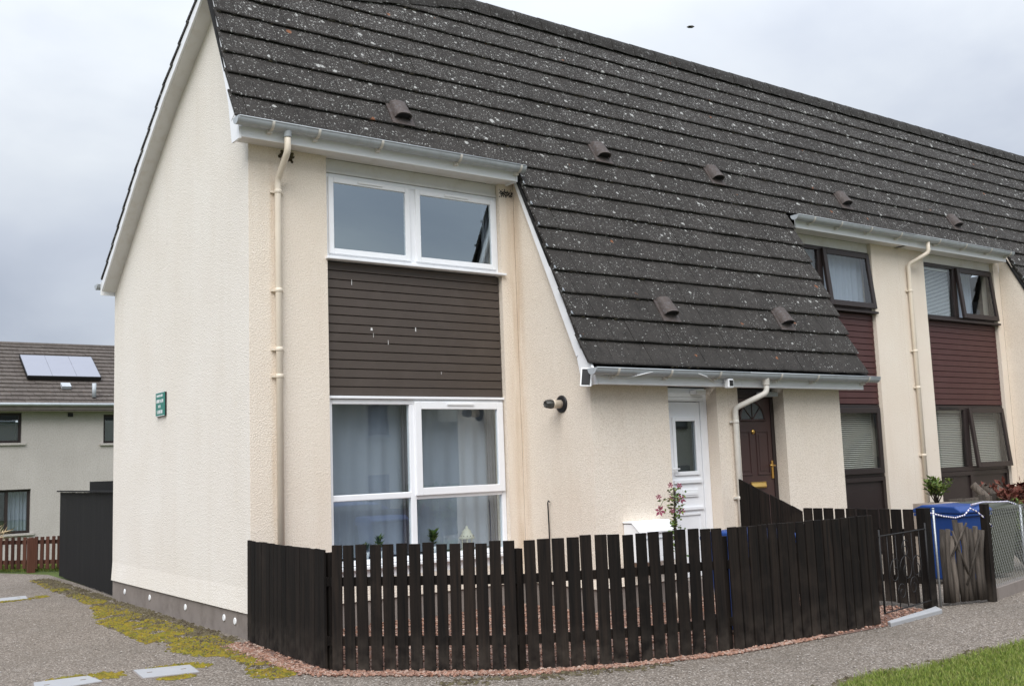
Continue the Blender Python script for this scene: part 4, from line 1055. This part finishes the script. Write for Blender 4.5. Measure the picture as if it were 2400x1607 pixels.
def clumps(name, m, n, poly, seed, test, rmin, rmax, hmax, label):
    rr = random.Random(seed); V = []; F = []; xs = [p[0] for p in poly]; ys = [p[1] for p in poly]; c = 0; tries = 0
    while c < n and tries < n*30:
        tries += 1
        x, y = rr.uniform(min(xs)-.05, max(xs)), rr.uniform(min(ys), max(ys))
        if not inpoly(x+rr.gauss(0, .025), y+rr.gauss(0, .05), poly) or not test(x, y, rr): continue
        r = rr.uniform(rmin, rmax); h = rr.uniform(.3, 1)*hmax; b = len(V)
        for i in range(6):
            a = 2*PI*i/6+rr.uniform(-.3, .3); q = r*rr.uniform(.7, 1.3); V.append((x+q*math.cos(a), y+q*math.sin(a), .002))
        V.append((x+rr.uniform(-.3, .3)*r, y+rr.uniform(-.3, .3)*r, h+.004))
        F += [(b+i, b+(i+1) % 6, b+6) for i in range(6)]; c += 1
    mb = MB(); mb.v = V; mb.f = F; mb.sm = [True]*len(F); mb.build(name, m, kind='stuff', label=label)
from mathutils import noise as MN
def mn(x, y, s): return MN.noise((x*s, y*s, 2.3))
clumps('moss', M['moss'], 9000, MOSS, 11, lambda x, y, r: (x < -.18+.10*mn(x, y, 2.5) and mn(x, y, 3) > -.26 and mn(x, y, 9) > -.5), .010, .026, .016, 'yellow green moss creeping over the path beside the gable')
clumps('dead_moss', M['deadmoss'], 4200, MOSS, 12, lambda x, y, r: (x > -.36 and mn(x, y, 4) > -.25) or r.random() < .16, .010, .03, .020, 'brown moss and grit along the foot of the gable plinth')
for k, pl in enumerate(([(-1.33, -.66), (-.82, -.74), (-.72, -.95), (-.85, -1.0), (-.85, -.84), (-1.28, -.70)], [(-2.0, -.52), (-1.55, -.56), (-1.38, -.74), (-1.52, -.9), (-1.6, -.62), (-1.98, -.58)], [(-1.2, 5.75), (-.55, 6.0), (-.6, 6.15), (-.82, 5.86), (-1.2, 5.86)], [(-.95, -1.26), (-1.3, -1.2), (-1.33, -1.24), (-1.0, -1.33), (-.85, -1.30)], [(.3, -2.95), (1.9, -3.68), (1.9, -3.76), (.9, -3.42), (.2, -3.02)])):
    clumps('moss', M['moss'] if k < 4 else M['deadmoss'], 260 if k < 4 else 320, pl, 20+k, lambda x, y, r: mn(x, y, 4) > -.2, .008, .024, .014, ['moss around the nearer inspection cover', 'moss around the left inspection cover', 'moss around the far inspection cover', 'moss on the path below the nearer cover', 'brown moss on the path before the fence'][k])
clumps('dead_moss', M['deadmoss'], 1300, [(1.6, -5.25), (2.18, -5.03), (2.59, -4.96), (2.98, -5.07), (3.6, -5.10), (4.43, -5.09), (6, -5.03), (6, -5.2), (4.4, -5.26), (3.0, -5.26), (2.6, -5.14), (2.1, -5.25)], 44, lambda x, y, r: mn(x, y, 5) > -.1, .008, .022, .014, 'worn brown soil along the edge of the grass')
def covers():
    for pts, lab in (([(-1.30, -.70), (-.87, -.83), (-.92, -1.19), (-1.34, -1.10)], 'pale rectangular inspection cover with moss at its corner, nearest the gable'),
                     ([(-2.05, -.62), (-1.65, -.66), (-1.62, -.98), (-2.12, -1.02)], 'pale rectangular inspection cover cut by the bottom edge at far left'),
                     ([(-1.32, 6.25), (-.79, 6.27), (-.84, 5.88), (-1.34, 5.9)], 'pale inspection cover far back on the path by the brown fence')):
        cx = sum(p[0] for p in pts)/4; cy = sum(p[1] for p in pts)/4
        t = thing('inspection_cover', lab, 'cover', (cx, cy, 0), 'inspection covers in the path')
        mb = MB(); mb.prism([(x, y, -.02) for x, y in pts], (0, 0, .034)); bev(mb.build('lid', M['slab'], t), .004)
        mb = MB(); q = [(cx+(x-cx)*1.06, cy+(y-cy)*1.06) for x, y in pts]; mb.prism([(x, y, -.03) for x, y in q], (0, 0, .036)); mb.build('surround', M['plinth'], t)
        for s in (-.3, .3):
            a = Vector(pts[0]).lerp(Vector(pts[3]), .5); b = Vector(pts[1]).lerp(Vector(pts[2]), .5); p = a.lerp(b, .5+s)
            MB().box(p.x-.02, p.x+.02, p.y-.01, p.y+.01, .0135, .0165).build('keyhole', M['plinth'], t)
covers()
def grass():
    rr = random.Random(4); V = []; F = []
    def blade(x, y, h, w, zb):
        a = rr.uniform(0, 6.28); dx, dy = math.cos(a)*w, math.sin(a)*w; lx, ly = rr.gauss(0, .45)*h, rr.gauss(0, .45)*h; b = len(V)
        V.extend([(x-dx, y-dy, zb), (x+dx, y+dy, zb), (x+dx*.7+lx*.45, y+dy*.7+ly*.45, zb+h*.6), (x-dx*.7+lx*.45, y-dy*.7+ly*.45, zb+h*.6), (x+lx, y+ly, zb+h)])
        F.extend([(b, b+1, b+2, b+3), (b+3, b+2, b+4)])
    n = 0
    while n < 62000:
        x, y = rr.uniform(1.1, 9), -5.0-abs(rr.gauss(0, .9))
        if not inpoly(x+rr.gauss(0, .02), y+rr.gauss(0, .025), LAWN): continue
        blade(x, y, rr.uniform(.02, .055), rr.uniform(.0015, .003), .004); n += 1
    mb = MB(); mb.v = V; mb.f = F; mb.sm = [False]*len(F); mb.build('grass', M['grass'], kind='stuff', label='short green grass at the bottom right beyond the path')
    V.clear(); F.clear()
    for _ in range(9000):
        t = rr.random(); x = -2.4+3.0*t+rr.uniform(0, .9); y = 13.0-3.1*t+rr.uniform(0, .8)
        blade(x, y, rr.uniform(.04, .13), rr.uniform(.004, .008), .0)
    mb = MB(); mb.v = list(V); mb.f = list(F); mb.sm = [False]*len(F); mb.build('grass', M['grass'], kind='stuff', label='strip of green grass under the low brown fence')
grass()

# ------------------------------------------------------------------ plants, pots and ornaments
def leaf_quad(mb, c, d, nrm, l, w):
    d = d.normalized(); s = d.cross(nrm).normalized()*w
    mb.add([c, c+d*l*.45+s+nrm*.0, c+d*l, c+d*l*.45-s], [(0, 1, 2, 3)])
def bush(name, label, cat, c, h, r, n, m, seed, stemm, ll=.06, stems=7, group=None, wr=1.):
    rr = random.Random(seed); t = thing(name, label, cat, c, group); st = MB(); lf = MB(); c = Vector(c)
    for i in range(stems):
        a = rr.uniform(0, 6.28); q = rr.uniform(.2, 1)*r; tip = c+Vector((q*math.cos(a), q*math.sin(a), h*rr.uniform(.65, 1)))
        mid = c.lerp(tip, .5)+Vector((rr.uniform(-.05, .05), rr.uniform(-.05, .05), .05*h)); st.tube([c+Vector((.02*math.cos(a), .02*math.sin(a), 0)), mid, tip], [.009, .006, .003], 5)
        for k in range(n//stems):
            f = rr.uniform(.3, 1.0); p = (c.lerp(mid, f*2) if f < .5 else mid.lerp(tip, f*2-1))
            d = Vector((rr.gauss(0, 1), rr.gauss(0, 1), rr.uniform(.1, 1.1))).normalized(); p = p+d*rr.uniform(0, .5)*ll
            leaf_quad(lf, p, d, Vector((rr.gauss(0, 1), rr.gauss(0, 1), 1.2)).normalized(), ll*rr.uniform(.6, 1.3), ll*rr.uniform(.2, .34)*wr)
    st.build('stems', stemm, t); lf.build('leaves', m, t, kind='stuff'); return t
def clematis():
    c = Vector((3.62, -2.15, 0)); rr = random.Random(8)
    t = thing('potted_clematis', 'slender climbing plant with magenta flowers in a pot before the white door', 'plant', c)
    MB().lathe(c, [(.10, 0), (.13, .2), (.14, .24), (.12, .24), (.11, .22)], (0, 0, 1), 16).build('pot', M['stonewall'], t)
    cane = MB(); cane.tube([c+Vector((0, 0, .2)), c+Vector((-.01, .0, 1.30))], .007, 6); cane.tube([c+Vector((.01, .01, .2)), c+Vector((.03, .0, .6)), c+Vector((-.01, .02, .9)), c+Vector((.0, -.01, 1.28))], .011, 6); cane.build('stem', M['driftwood'], t)
    lf = MB()
    for i in range(260):
        z = rr.uniform(.62, 1.30); k = .035+.05*max(0, (z-.95)); p = c+Vector((rr.gauss(0, k), rr.gauss(0, k), z)); d = Vector((rr.gauss(0, 1), rr.gauss(0, 1), rr.uniform(-.6, .8)))
        leaf_quad(lf, p, d, Vector((rr.gauss(0, 1), rr.gauss(0, 1), .8)).normalized(), rr.uniform(.03, .06), rr.uniform(.009, .016))
    tw = MB(); tw.tube([c+Vector((0, 0, 1.16)), c+Vector((-.10, -.02, 1.20)), c+Vector((-.20, -.03, 1.17)), c+Vector((-.25, -.03, 1.10))], .003, 5); tw.build('tendril', M['leaf'], t)
    lf.build('leaves', M['leaf'], t, kind='stuff')
    for dx, dy, z, s in ((-.245, -.03, 1.08, .06), (-.255, -.03, 1.215, .032), (-.075, -.02, 1.325, .034), (.055, -.02, 1.31, .036), (.055, -.03, 1.18, .055), (.065, -.02, 1.06, .042), (-.075, -.03, 1.07, .03), (-.06, .0, 1.19, .03)):
        f = MB(); p = c+Vector((dx, dy, z)); ax = Vector((-.5, -.8, .25)).normalized(); u = ax.orthogonal().normalized(); v = ax.cross(u)
        for k in range(6):
            a = 2*PI*k/6+rr.uniform(-.2, .2); d = u*math.cos(a)+v*math.sin(a); leaf_quad(f, p+d*.004, d+ax*rr.uniform(-.1, .35), ax, s*rr.uniform(.8, 1.1), s*.24)
        f.lathe(p, [(.008, 0), (.006, .008)], ax, 6); f.build('flower', M['petal'], t)
clematis()
def window_ornaments():
    zb = .641
    c = Vector((2.66, .23, zb)); t = thing('lantern', 'cream metal lantern with domed pierced top on the window board', 'lantern', c)
    MB().lathe(c, [(.075, 0), (.075, .012), (.06, .016)], (0, 0, 1), 12).build('base', M['lantern'], t)
    cg = MB()
    for k in range(6):
        a = 2*PI*k/6; cg.tube([c+Vector((.062*math.cos(a), .062*math.sin(a), .014)), c+Vector((.062*math.cos(a), .062*math.sin(a), .13))], .005, 5)
    cg.build('cage', M['lantern'], t)
    MB().lathe(c, [(.085, .13), (.095, .137), (.06, .185), (.052, .20), (.052, .215), (.03, .235), (.016, .245), (.016, .262), (.004, .275)], (0, 0, 1), 16).build('roof', M['lantern'], t)
    hl = MB()
    for k in range(12):
        a = 2*PI*k/12; hl.lathe(c+Vector((.077*math.cos(a), .077*math.sin(a), .16)), [(.007, 0), (.007, .003)], (math.cos(a)*.8, math.sin(a)*.8, .6), 6)
    hl.build('pierced_holes', M['black'], t)
    def pot(c, lab, h, seed, spiky):
        c = Vector(c); t = thing('house_plant', lab, 'plant', c, 'house plants on the window board'); MB().lathe(c, [(.04, 0), (.055, .08), (.05, .08), (.045, .07)], (0, 0, 1), 12).build('pot', M['white'], t)
        rr = random.Random(seed); lf = MB()
        for k in range(46):
            z = rr.uniform(.09, h); a = rr.uniform(0, 6.28); d = Vector((math.cos(a), math.sin(a), rr.uniform(.2, 1.3))); leaf_quad(lf, c+Vector((0, 0, z)), d, Vector((-math.sin(a)*.2, -.3, 1)).normalized(), rr.uniform(.06, .10), .014 if spiky else .02)
        lf.tube([c+Vector((0, 0, .07)), c+Vector((.0, 0, h))], .006, 5); lf.build('leaves', M['leaf'], t, kind='stuff')
    pot((2.20, .21, zb), 'upright green leafy house plant left of the lantern in the window', .24, 3, False)
    pot((1.52, .22, zb), 'low spiky house plant in the left half of the window', .20, 4, True)
    pot((1.36, .24, zb), 'smallest house plant, left of the spiky one in the window', .13, 5, True)
window_ornaments()

# ------------------------------------------------------------------ bins and the neighbour's yard
def bin_(label, x, y, rz, body, lid, lift=0., h=1.0):
    t = thing('wheelie_bin', label, 'bin', (x, y, 0), 'wheelie bins behind the fences')
    c, s = math.cos(rz), math.sin(rz)
    def T(mb): mb.v = [(x+v[0]*c-v[1]*s, y+v[0]*s+v[1]*c, v[2]) for v in mb.v]; return mb
    b = MB(); lo = [(-.20, -.22), (.20, -.22), (.20, .22), (-.20, .22)]; hi = [(-.27, -.30), (.27, -.30), (.27, .30), (-.27, .30)]
    b.add([(p[0], p[1], .06) for p in lo]+[(p[0], p[1], h-.10) for p in hi], [(0,3,2,1),(4,5,6,7),(0,1,5,4),(1,2,6,5),(2,3,7,6),(3,0,4,7)])
    bev(T(b).build('body', body, t), .02)
    r = MB(); r.box(-.29, .29, -.32, .32, h-.13, h-.098); bev(T(r).build('rim', body, t), .008)
    l = MB(); l.prism([(-.295, -.335, h-.095), (-.295, .33, h-.095), (-.295, .34, h-.05), (-.295, .20, h+.0), (-.295, -.25, h-.01), (-.295, -.335, h-.06)], (.59, 0, 0)); bev(T(l).build('lid', lid, t), .02, 3)
    hd = MB(); hd.tube([(-.22, .36, h-.06), (.22, .36, h-.06)], .014, 8); T(hd).build('handle', lid, t)
    for sx in (-.26, .23):
        w = MB(); w.lathe((sx, .24, .1), [(.1, 0), (.1, .03), (.05, .035)], (1, 0, 0), 14); T(w).build('wheel', M['black'], t)
bin_('blue wheelie bin standing behind the black front fence', 3.36, -3.32, .12, M['bluebin'], M['bluebin'], h=.93)
bin_('blue wheelie bin beyond the iron gate by the white garland', 7.62, -2.74, -.10, M['bluebin'], M['bluebin'], h=.93)
bin_('olive lidded grey bin behind the weathered wood panel', 8.42, -2.66, -.1, M['greybin'], M['greybin'], h=.92)
def yard():
    # two steel rods added in place of bright gaps, and a dark timber post
    for x, y, lab in ((5.715, -3.60, 'steel rod standing in for the bright gap just right of the black gate post'), (5.85, -3.60, 'steel rod standing in for the bright gap left of the weathered wood panel')):
        t = thing('gap_rod', lab, 'post', (x, y, 0), 'steel rods for bright gaps by the gate'); MB().tube([(x, y, -.02), (x, y, .98)], .012, 8).build('shaft', M['steel'], t); MB().lathe((x, y, .98), [(.015, 0), (.012, .012)], (0, 0, 1), 8).build('cap', M['steel'], t)
    t = thing('wood_panel', 'weathered driftwood panel tied to wire between dark posts', 'fence panel', (6.3, -3.68, 0)); rr = random.Random(5)
    A = Vector((5.93, -3.60, 0)); B = Vector((6.46, -3.755, 0))
    for i in range(9):
        f = (i+.5)/9; p = A.lerp(B, f); h = .86-.08*abs(rr.gauss(0, 1))
        pts = [p+Vector((rr.uniform(-.02, .02), rr.uniform(-.015, .015), z)) for z in (.03, h*.35, h*.7, h)]
        MB().tube(pts, [rr.uniform(.024, .036) for _ in pts], 7).build('branch', M['driftwood'], t)
    for (fa, za), (fb, zb) in (((.25, .75), (.55, .30)), ((.2, .5), (.6, .82)), ((.5, .2), (.9, .7))):
        MB().tube([A.lerp(B, fa)+Vector((-.02, -.035, za)), A.lerp(B, fb)+Vector((-.02, -.035, zb))], .012, 6).build('branch', M['driftwood'], t)
    for x, y in ((6.51, -3.775),): MB().box(x-.035, x+.035, y-.035, y+.035, -.02, 1.0 if x > 6.3 else .9).build('post', M['fence'], t)
    t = thing('wire_fence', 'chain link wire fence on a low kerb at the right edge', 'fence', (7.6, -3.5, 0))
    A = Vector((6.56, -3.76, .13)); B = Vector((8.9, -3.30, .13)); u = (B-A); L = u.length; u.normalize(); w = MB(); hgt = .80; st = .06
    def cl(a, b): w.tube([a, b], .0022, 3, False, False)
    k = -hgt
    while k < L:
        a0, b0 = max(0, k), min(L, k+hgt)
        cl(A+u*a0+Vector((0, 0, a0-k)), A+u*b0+Vector((0, 0, b0-k))); cl(A+u*a0+Vector((0, 0, hgt-(a0-k))), A+u*b0+Vector((0, 0, hgt-(b0-k)))); k += st
    w.tube([A+Vector((0, 0, hgt)), B+Vector((0, 0, hgt))], .003, 4, False, False); w.build('wire_mesh', M['wire'], t, kind='stuff')
    for f in (.5, 1.0): p = A+u*L*f; MB().tube([p+Vector((0, .02, -.13)), p+Vector((0, .02, hgt))], .016, 8).build('post', M['steel'], t)
    t = thing('marker_post', 'short white post at the right edge of the wire fence', 'post', (8.0, -3.62, 0)); MB().box(7.97, 8.09, -3.66, -3.60, 0, .66).build('shaft', M['white'], t); MB().box(7.965, 8.095, -3.665, -3.595, .66, .68).build('cap', M['white'], t)
    # rope garland
    n = NT('garland'); wv = n.N('ShaderNodeTexWave'); wv.inputs['Scale'].default_value = 9; n.L(n.pos, wv.inputs['Vector']); gm = n.end(n.ramp(wv.outputs[0], [(.25, (.70, .70, .72)), (.55, (.78, .78, .80)), (.7, (.32, .06, .06)), (.85, (.05, .08, .30))]), .5)
    pts = [(5.72, -3.64, .95), (5.9, -3.68, .905), (6.08, -3.70, .88), (6.22, -3.72, .90), (6.32, -3.73, .965), (6.40, -3.75, .93), (6.48, -3.78, .86), (6.56, -3.82, .76)]
    g = MB(); g.tube(pts, .008, 7); g.tube([(7.55, -3.03, .93), (7.85, -3.0, .945), (8.15, -2.97, .93), (8.5, -2.95, .92), (8.75, -3.0, .84)], .010, 7)
    o = g.build('garland', gm, None, (6.2, -3.68, .9)); o['label'] = 'white striped rope garland draped over the bins and wire'; o['category'] = 'garland'
    # planter with shrubs behind
    t = thing('planter_wall', 'low grey timber planter under the far dark windows', 'planter', (11.6, -.9, 0))
    MB().box(9.9, 10.5, -1.15, -.75, 0, .80).build('block', M['stonewall'], t)
    for i in range(12): MB().box(10.55+.2*i, 10.74+.2*i, -.95, -.90, 0, .84+R.uniform(-.02, .02)).build('board', M['driftwood'], t)
    bush('shrub', 'green leafy shrub beside the downpipe left of the far window', 'shrub', (10.2, -.95, .80), .38, .24, 420, M['leaf'], 31, M['driftwood'], .075, 12)
    bush('shrub', 'dark red leaved shrub under the far lower window', 'shrub', (12.35, -1.3, .3), .72, .85, 1500, M['redleaf'], 32, M['driftwood'], .13, 26)
    bush('shrub', 'tangled green hedge growing behind the wire fence', 'hedge', (9.35, -2.72, 0), .92, .80, 5200, M['leaf'], 33, M['driftwood'], .055, 60)
    t = thing('log_pile', 'grey split logs leaning above the red shrub', 'logs', (12.4, -.7, .7)); rr = random.Random(2)
    for i in range(6):
        x = 12.0+.14*i; MB().tube([(x-.05, -1.0, .55), (x-.18, -.60, .93+rr.uniform(-.08, .08))], rr.uniform(.045, .065), 8).build('log', M['driftwood'], t)
yard()

# ------------------------------------------------------------------ background on the left
def far_house():
    Y = 22
    t = thing('far_house', 'grey harled house with solar panel on its tiled roof, at left behind the path', 'house', (1.5, Y, -.7), 'houses beyond the path')
    x0, x1 = -6.0, 9.0
    w = MB()
    ops = [(-1.0, 2.06, 2.70, 3.55), (4.28, 6.0, 2.65, 3.50), (-1.3, 2.33, .18, 1.40)]
    # wall with three openings as strips
    w.box(x0, x1, Y, Y+.3, -.8, .18); w.box(x0, -1.3, Y, Y+.3, .18, 1.40); w.box(2.33, x1, Y, Y+.3, .18, 1.40); w.box(x0, x1, Y, Y+.3, 1.40, 2.65)
    w.box(x0, 4.28, Y, Y+.3, 2.65, 2.70); w.box(6.0, x1, Y, Y+.3, 2.65, 2.70); w.box(x0, -1.0, Y, Y+.3, 2.70, 3.50); w.box(2.06, 4.28, Y, Y+.3, 2.70, 3.50); w.box(6.0, x1, Y, Y+.3, 2.70, 3.50)
    w.box(x0, -1.0, Y, Y+.3, 3.50, 3.55); w.box(2.06, x1, Y, Y+.3, 3.50, 3.55); w.box(x0, x1, Y, Y+.3, 3.55, 3.9)
    w.build('wall', M['bghouse'], t)
    mb = MB(); mb.prism([(x0, Y+.3, 3.6), (x0, Y+6.2, 3.6), (x0, Y+3.1, 5.62)], (.3, 0, 0)); mb.prism([(x1-.3, Y+.3, 3.6), (x1-.3, Y+6.2, 3.6), (x1-.3, Y+3.1, 5.62)], (.3, 0, 0)); mb.box(x0, x1, Y+6, Y+6.3, -.8, 3.6); mb.box(x0, x0+.3, Y+.3, Y+6, -.8, 3.598); mb.box(x1-.3, x1, Y+.3, Y+6, -.8, 3.598); mb.build('wall', M['bghouse'], t)
    for (a, b, c, d), mul in zip(ops, ((.6,), (), (-.2, 1.72))):
        f = MB(); frame_bars(f, a, b, c, d, Y+.10, Y+.17, .07)
        for m_ in mul: f.box(m_-.04, m_+.04, Y+.10, Y+.17, c+.07, d-.07)
        f = f.build('window', M['darkbrown'], t); MB().box(a+.07, b-.07, Y+.14, Y+.15, c+.07, d-.07).build('pane', M['glass'], f)
        MB().box(a-.1, b+.1, Y-.06, Y+.1, c-.06, c).build('sill', M['bghouse'], f); MB().box(a, b, Y+.9, Y+.95, c-.2, d+.1).build('room_back', M['roomdark'], f)
    # roof in real courses
    sl = .62; rows = 16; s0 = (Y-.32, 3.80); L = 2.92
    deck = MB(); deck.prism([(x0, Y-.3, 3.74), (x1, Y-.3, 3.74), (x1, Y+3.12, 5.86), (x0, Y+3.12, 5.86)], (0, .02, -.05)); deck.prism([(x0, Y+6.5, 3.74), (x1, Y+6.5, 3.74), (x1, Y+3.12, 5.84), (x0, Y+3.12, 5.84)], (0, 0, -.05)); rf = deck.build('roof', M['bgtile'], t)
    tl = MB(); y = Y-.34; dy = 3.42/rows
    for r in range(rows):
        ya = Y-.34+dy*r; za = 3.80+sl*dy*r; yb = ya+dy*1.15; zb = za+sl*dy*1.15-.05
        x = x0+(.15 if r % 2 else 0)
        while x < x1:
            j = R.uniform(-.008, .008); tl.add([(x+.004, ya, za+j), (x+.296, ya, za+j), (x+.296, yb, zb), (x+.004, yb, zb), (x+.004, ya+.01, za-.055), (x+.296, ya+.01, za-.055)], [(0, 1, 2, 3), (4, 5, 1, 0)]); x += .3
    tl.build('roof_tiles', M['bgtile'], rf, kind='stuff')
    MB().tube([(x0, Y+3.1, 5.86), (x1, Y+3.1, 5.86)], .09, 8).build('ridge', M['bgtile'], rf)
    MB().box(x0, x1, Y-.36, Y-.34, 3.62, 3.76).build('fascia', M['plinth'], t); MB().box(x0, x1, Y-.34, Y, 3.58, 3.60).build('soffit', M['plinth'], t)
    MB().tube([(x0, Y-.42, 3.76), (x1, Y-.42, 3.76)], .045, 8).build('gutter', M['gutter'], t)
    MB().box(3.28, 3.42, Y-.04, Y+.0, 3.43, 3.54).build('vent', M['black'], t)
    rp = lambda x, yy, w: Vector((x, yy, 3.80+sl*(yy-(Y-.34)))) + Vector((0, -sl, 1)).normalized()*w
    sp = MB(); 
    ya, yb = Y+.90, Y+2.12
    sp.prism([rp(2.34, ya, .03), rp(4.42, ya, .03), rp(4.42, yb, .03), rp(2.34, yb, .03)], Vector((0, -sl, 1)).normalized()*.10); so = sp.build('solar_panel', M['black'], t)
    for i in range(3):
        a = 2.355+i*.685; q = MB(); q.prism([rp(a, ya+.02, .131), rp(a+.678, ya+.02, .131), rp(a+.678, yb-.02, .131), rp(a, yb-.02, .131)], Vector((0, -sl, 1)).normalized()*.006); q.v = [tuple(Vector(v)+Vector((.0, 0, 0))) for v in q.v]; q.build('collector', M['panel'], so)
    p = rp(4.0, Y-.02, 0); MB().tube([p, p+Vector((0, 0, .42))], .06, 10).build('vent_pipe', M['gutter'], t)
    b = MB(); b.obox(rp(3.2, Y+.42, .0), (.26, 0, 0), Vector((0, 1, sl)).normalized()*.24, Vector((0, -sl, 1)).normalized()*.09); b.build('roof_vent', M['gutter'], t)
far_house()
curtain('curtain', 'pale curtain in the ground floor window of the grey far house', 'curtain', 1.78, 2.3, .24, 1.36, 22.35, M['net'], 5, .03)
def shed():
    t = thing('shed', 'dark felt covered shed top showing above the tall charcoal fence', 'shed', (1.0, 7.6, 0))
    mb = MB(); mb.box(.62, 2.0, 7.0, 8.6, 0, 1.56); mb.build('wall', M['fencedark'], t)
    mb = MB(); mb.prism([(1.02, 6.95, 1.565), (2.05, 6.95, 1.565), (2.05, 6.95, 1.84), (1.16, 6.95, 1.84), (1.09, 6.95, 1.79)], (0, 1.7, 0)); mb.build('roof', M['black'], t)
shed()
bush('pampas_grass', 'pale straw coloured ornamental grass spilling over the brown fence', 'plant', (-.62, 11.9, 0), .80, .50, 1500, m_plain('straw', (.40, .31, .19), .9, .2, 20), 41, M['driftwood'], .26, 22, None, .16)
# ------------------------------------------------------------------ houses across the street (seen in the window glass)
def opposite():
    t = thing('opposite_house', 'tan harled house across the street, mirrored in the front windows', 'house', (12, -21, -.7))
    x0, x1, Y = 5.0, 15.2, -20.8
    MB().box(x0, x1, Y-7, Y, -.8, 4.3).build('wall', M['oppwall'], t)
    mb = MB(); mb.prism([(x1+.02, Y-5.5, -.8), (x1+.02, Y-.4, -.8), (x1+.02, Y-.4, 3.2), (x1+.02, Y-3.0, 5.6), (x1+.02, Y-5.5, 3.2)], (7, 0, 0)); mb.build('side_wing', M['oppwall'], t)
    mb = MB(); mb.prism([(x0-.2, Y+.4, 4.2), (x0-.2, Y-3.5, 6.2), (x0-.2, Y-7.4, 4.2)], (x1-x0+.4, 0, 0)); mb.build('roof', M['bgtile'], t)
    for x, z, w, h in ((9.2, 2.75, 1.3, 1.15), (12.5, 2.75, .75, 1.0), (9.2, .1, 1.3, 1.3), (12.5, .1, .75, 1.3), (6.6, 2.75, 1.2, 1.15), (6.6, .1, 1.2, 1.3)):
        f = MB(); frame_bars(f, x, x+w, z, z+h, Y+.005, Y+.06, .09); f = f.build('window', M['darkbrown'], t); MB().box(x+.09, x+w-.09, Y+.02, Y+.03, z+.09, z+h-.09).build('pane', M['glassdark'], f); MB().box(x-.06, x+w+.06, Y, Y+.12, z-.08, z-.01).build('sill', M['slab'], f)
    MB().box(16.6, 17.4, Y-.35, Y-.28, -.2, 2.0).build('door', M['darkbrown'], t)
    for k, (xa, xb, Yb, lab) in enumerate(((23.5, 38, -21.5, 'long tan house further along across the street, mirrored in the doors'), (41, 62, -22, 'farthest tan house across the street, mirrored in the brown windows'))):
        q = thing('opposite_house', lab, 'house', ((xa+xb)/2, Yb, -.7))
        MB().box(xa, xb, Yb-7, Yb, -.8, 4.3).build('wall', M['oppwall'], q)
        mb = MB(); mb.prism([(xa-.2, Yb+.4, 4.2), (xa-.2, Yb-3.5, 6.4), (xa-.2, Yb-7.4, 4.2)], (xb-xa+.4, 0, 0)); mb.build('roof', M['bgtile'], q)
        x = xa+1
        while x < xb-2:
            for z in (.1, 2.75):
                f = MB(); frame_bars(f, x, x+1.4, z, z+1.2, Yb+.005, Yb+.06, .09); f = f.build('window', M['darkbrown'], q); MB().box(x+.09, x+1.31, Yb+.02, Yb+.03, z+.09, z+1.11).build('pane', M['glassdark'], f)
            x += 3.4
    rr = random.Random(77); t = thing('hedge', 'clipped green hedge across the street, mirrored in the windows', 'hedge', (16, -18, -.6)); lf = MB()
    for i in range(5200):
        p = Vector((rr.uniform(12.6, 21), -18.2+rr.gauss(0, .35), -.6+1.55*rr.random()**.6)); leaf_quad(lf, p, Vector((rr.gauss(0, 1), rr.gauss(0, 1), rr.gauss(0, 1))), Vector((rr.gauss(0, .5), 1, .5)).normalized(), .22, .09)
    lf.build('leaves', M['leaf'], t, kind='stuff'); MB().box(12.8, 20.8, -18.35, -18.05, -.6, .7).build('core', M['soil'], t)
    c = thing('parked_car', 'blue car across the street, mirrored in the front window', 'car', (9.2, -15.8, -.6))
    b = MB(); b.prism([(7.2, -16.6, -.35), (11.3, -16.6, -.35), (11.35, -16.6, .05), (10.4, -16.6, .28), (9.7, -16.6, .72), (8.0, -16.6, .74), (7.3, -16.6, .30), (7.15, -16.6, .0)], (0, 1.65, 0)); bev(b.build('body', M['carblue'], c), .08, 3)
    g = MB(); g.box(8.0, 9.75, -14.96, -14.94, .32, .66); g.build('side_window', M['glassdark'], c)
    for x in (7.95, 10.5): MB().lathe((x, -15.1, -.33), [(.30, 0), (.30, .2), (.2, .21)], (0, 1, 0), 16).build('wheel', M['black'], c)
opposite()
def bird():
    d = Vector((.716, .663, .417)).normalized(); p = Vector((-3.8692, -9.6754, 1.586))+d*34
    o = MB(); ax = Vector((.8, -.59, .02)).normalized()
    o.tube([p-ax*.12, p-ax*.06, p+ax*.05, p+ax*.12], [.01, .04, .045, .008], 8)
    up = Vector((0, 0, 1)); side = d
    for s in (-1, 1): o.add([p+ax*.05, p-ax*.05, p+side*s*.22-ax*.06+up*.03, p+side*s*.20+up*.035], [(0, 1, 2, 3)])
    o = o.build('bird', M['bird'], None, tuple(p)); o['label'] = 'small dark bird flying in the sky above the ridge'; o['category'] = 'bird'
bird()
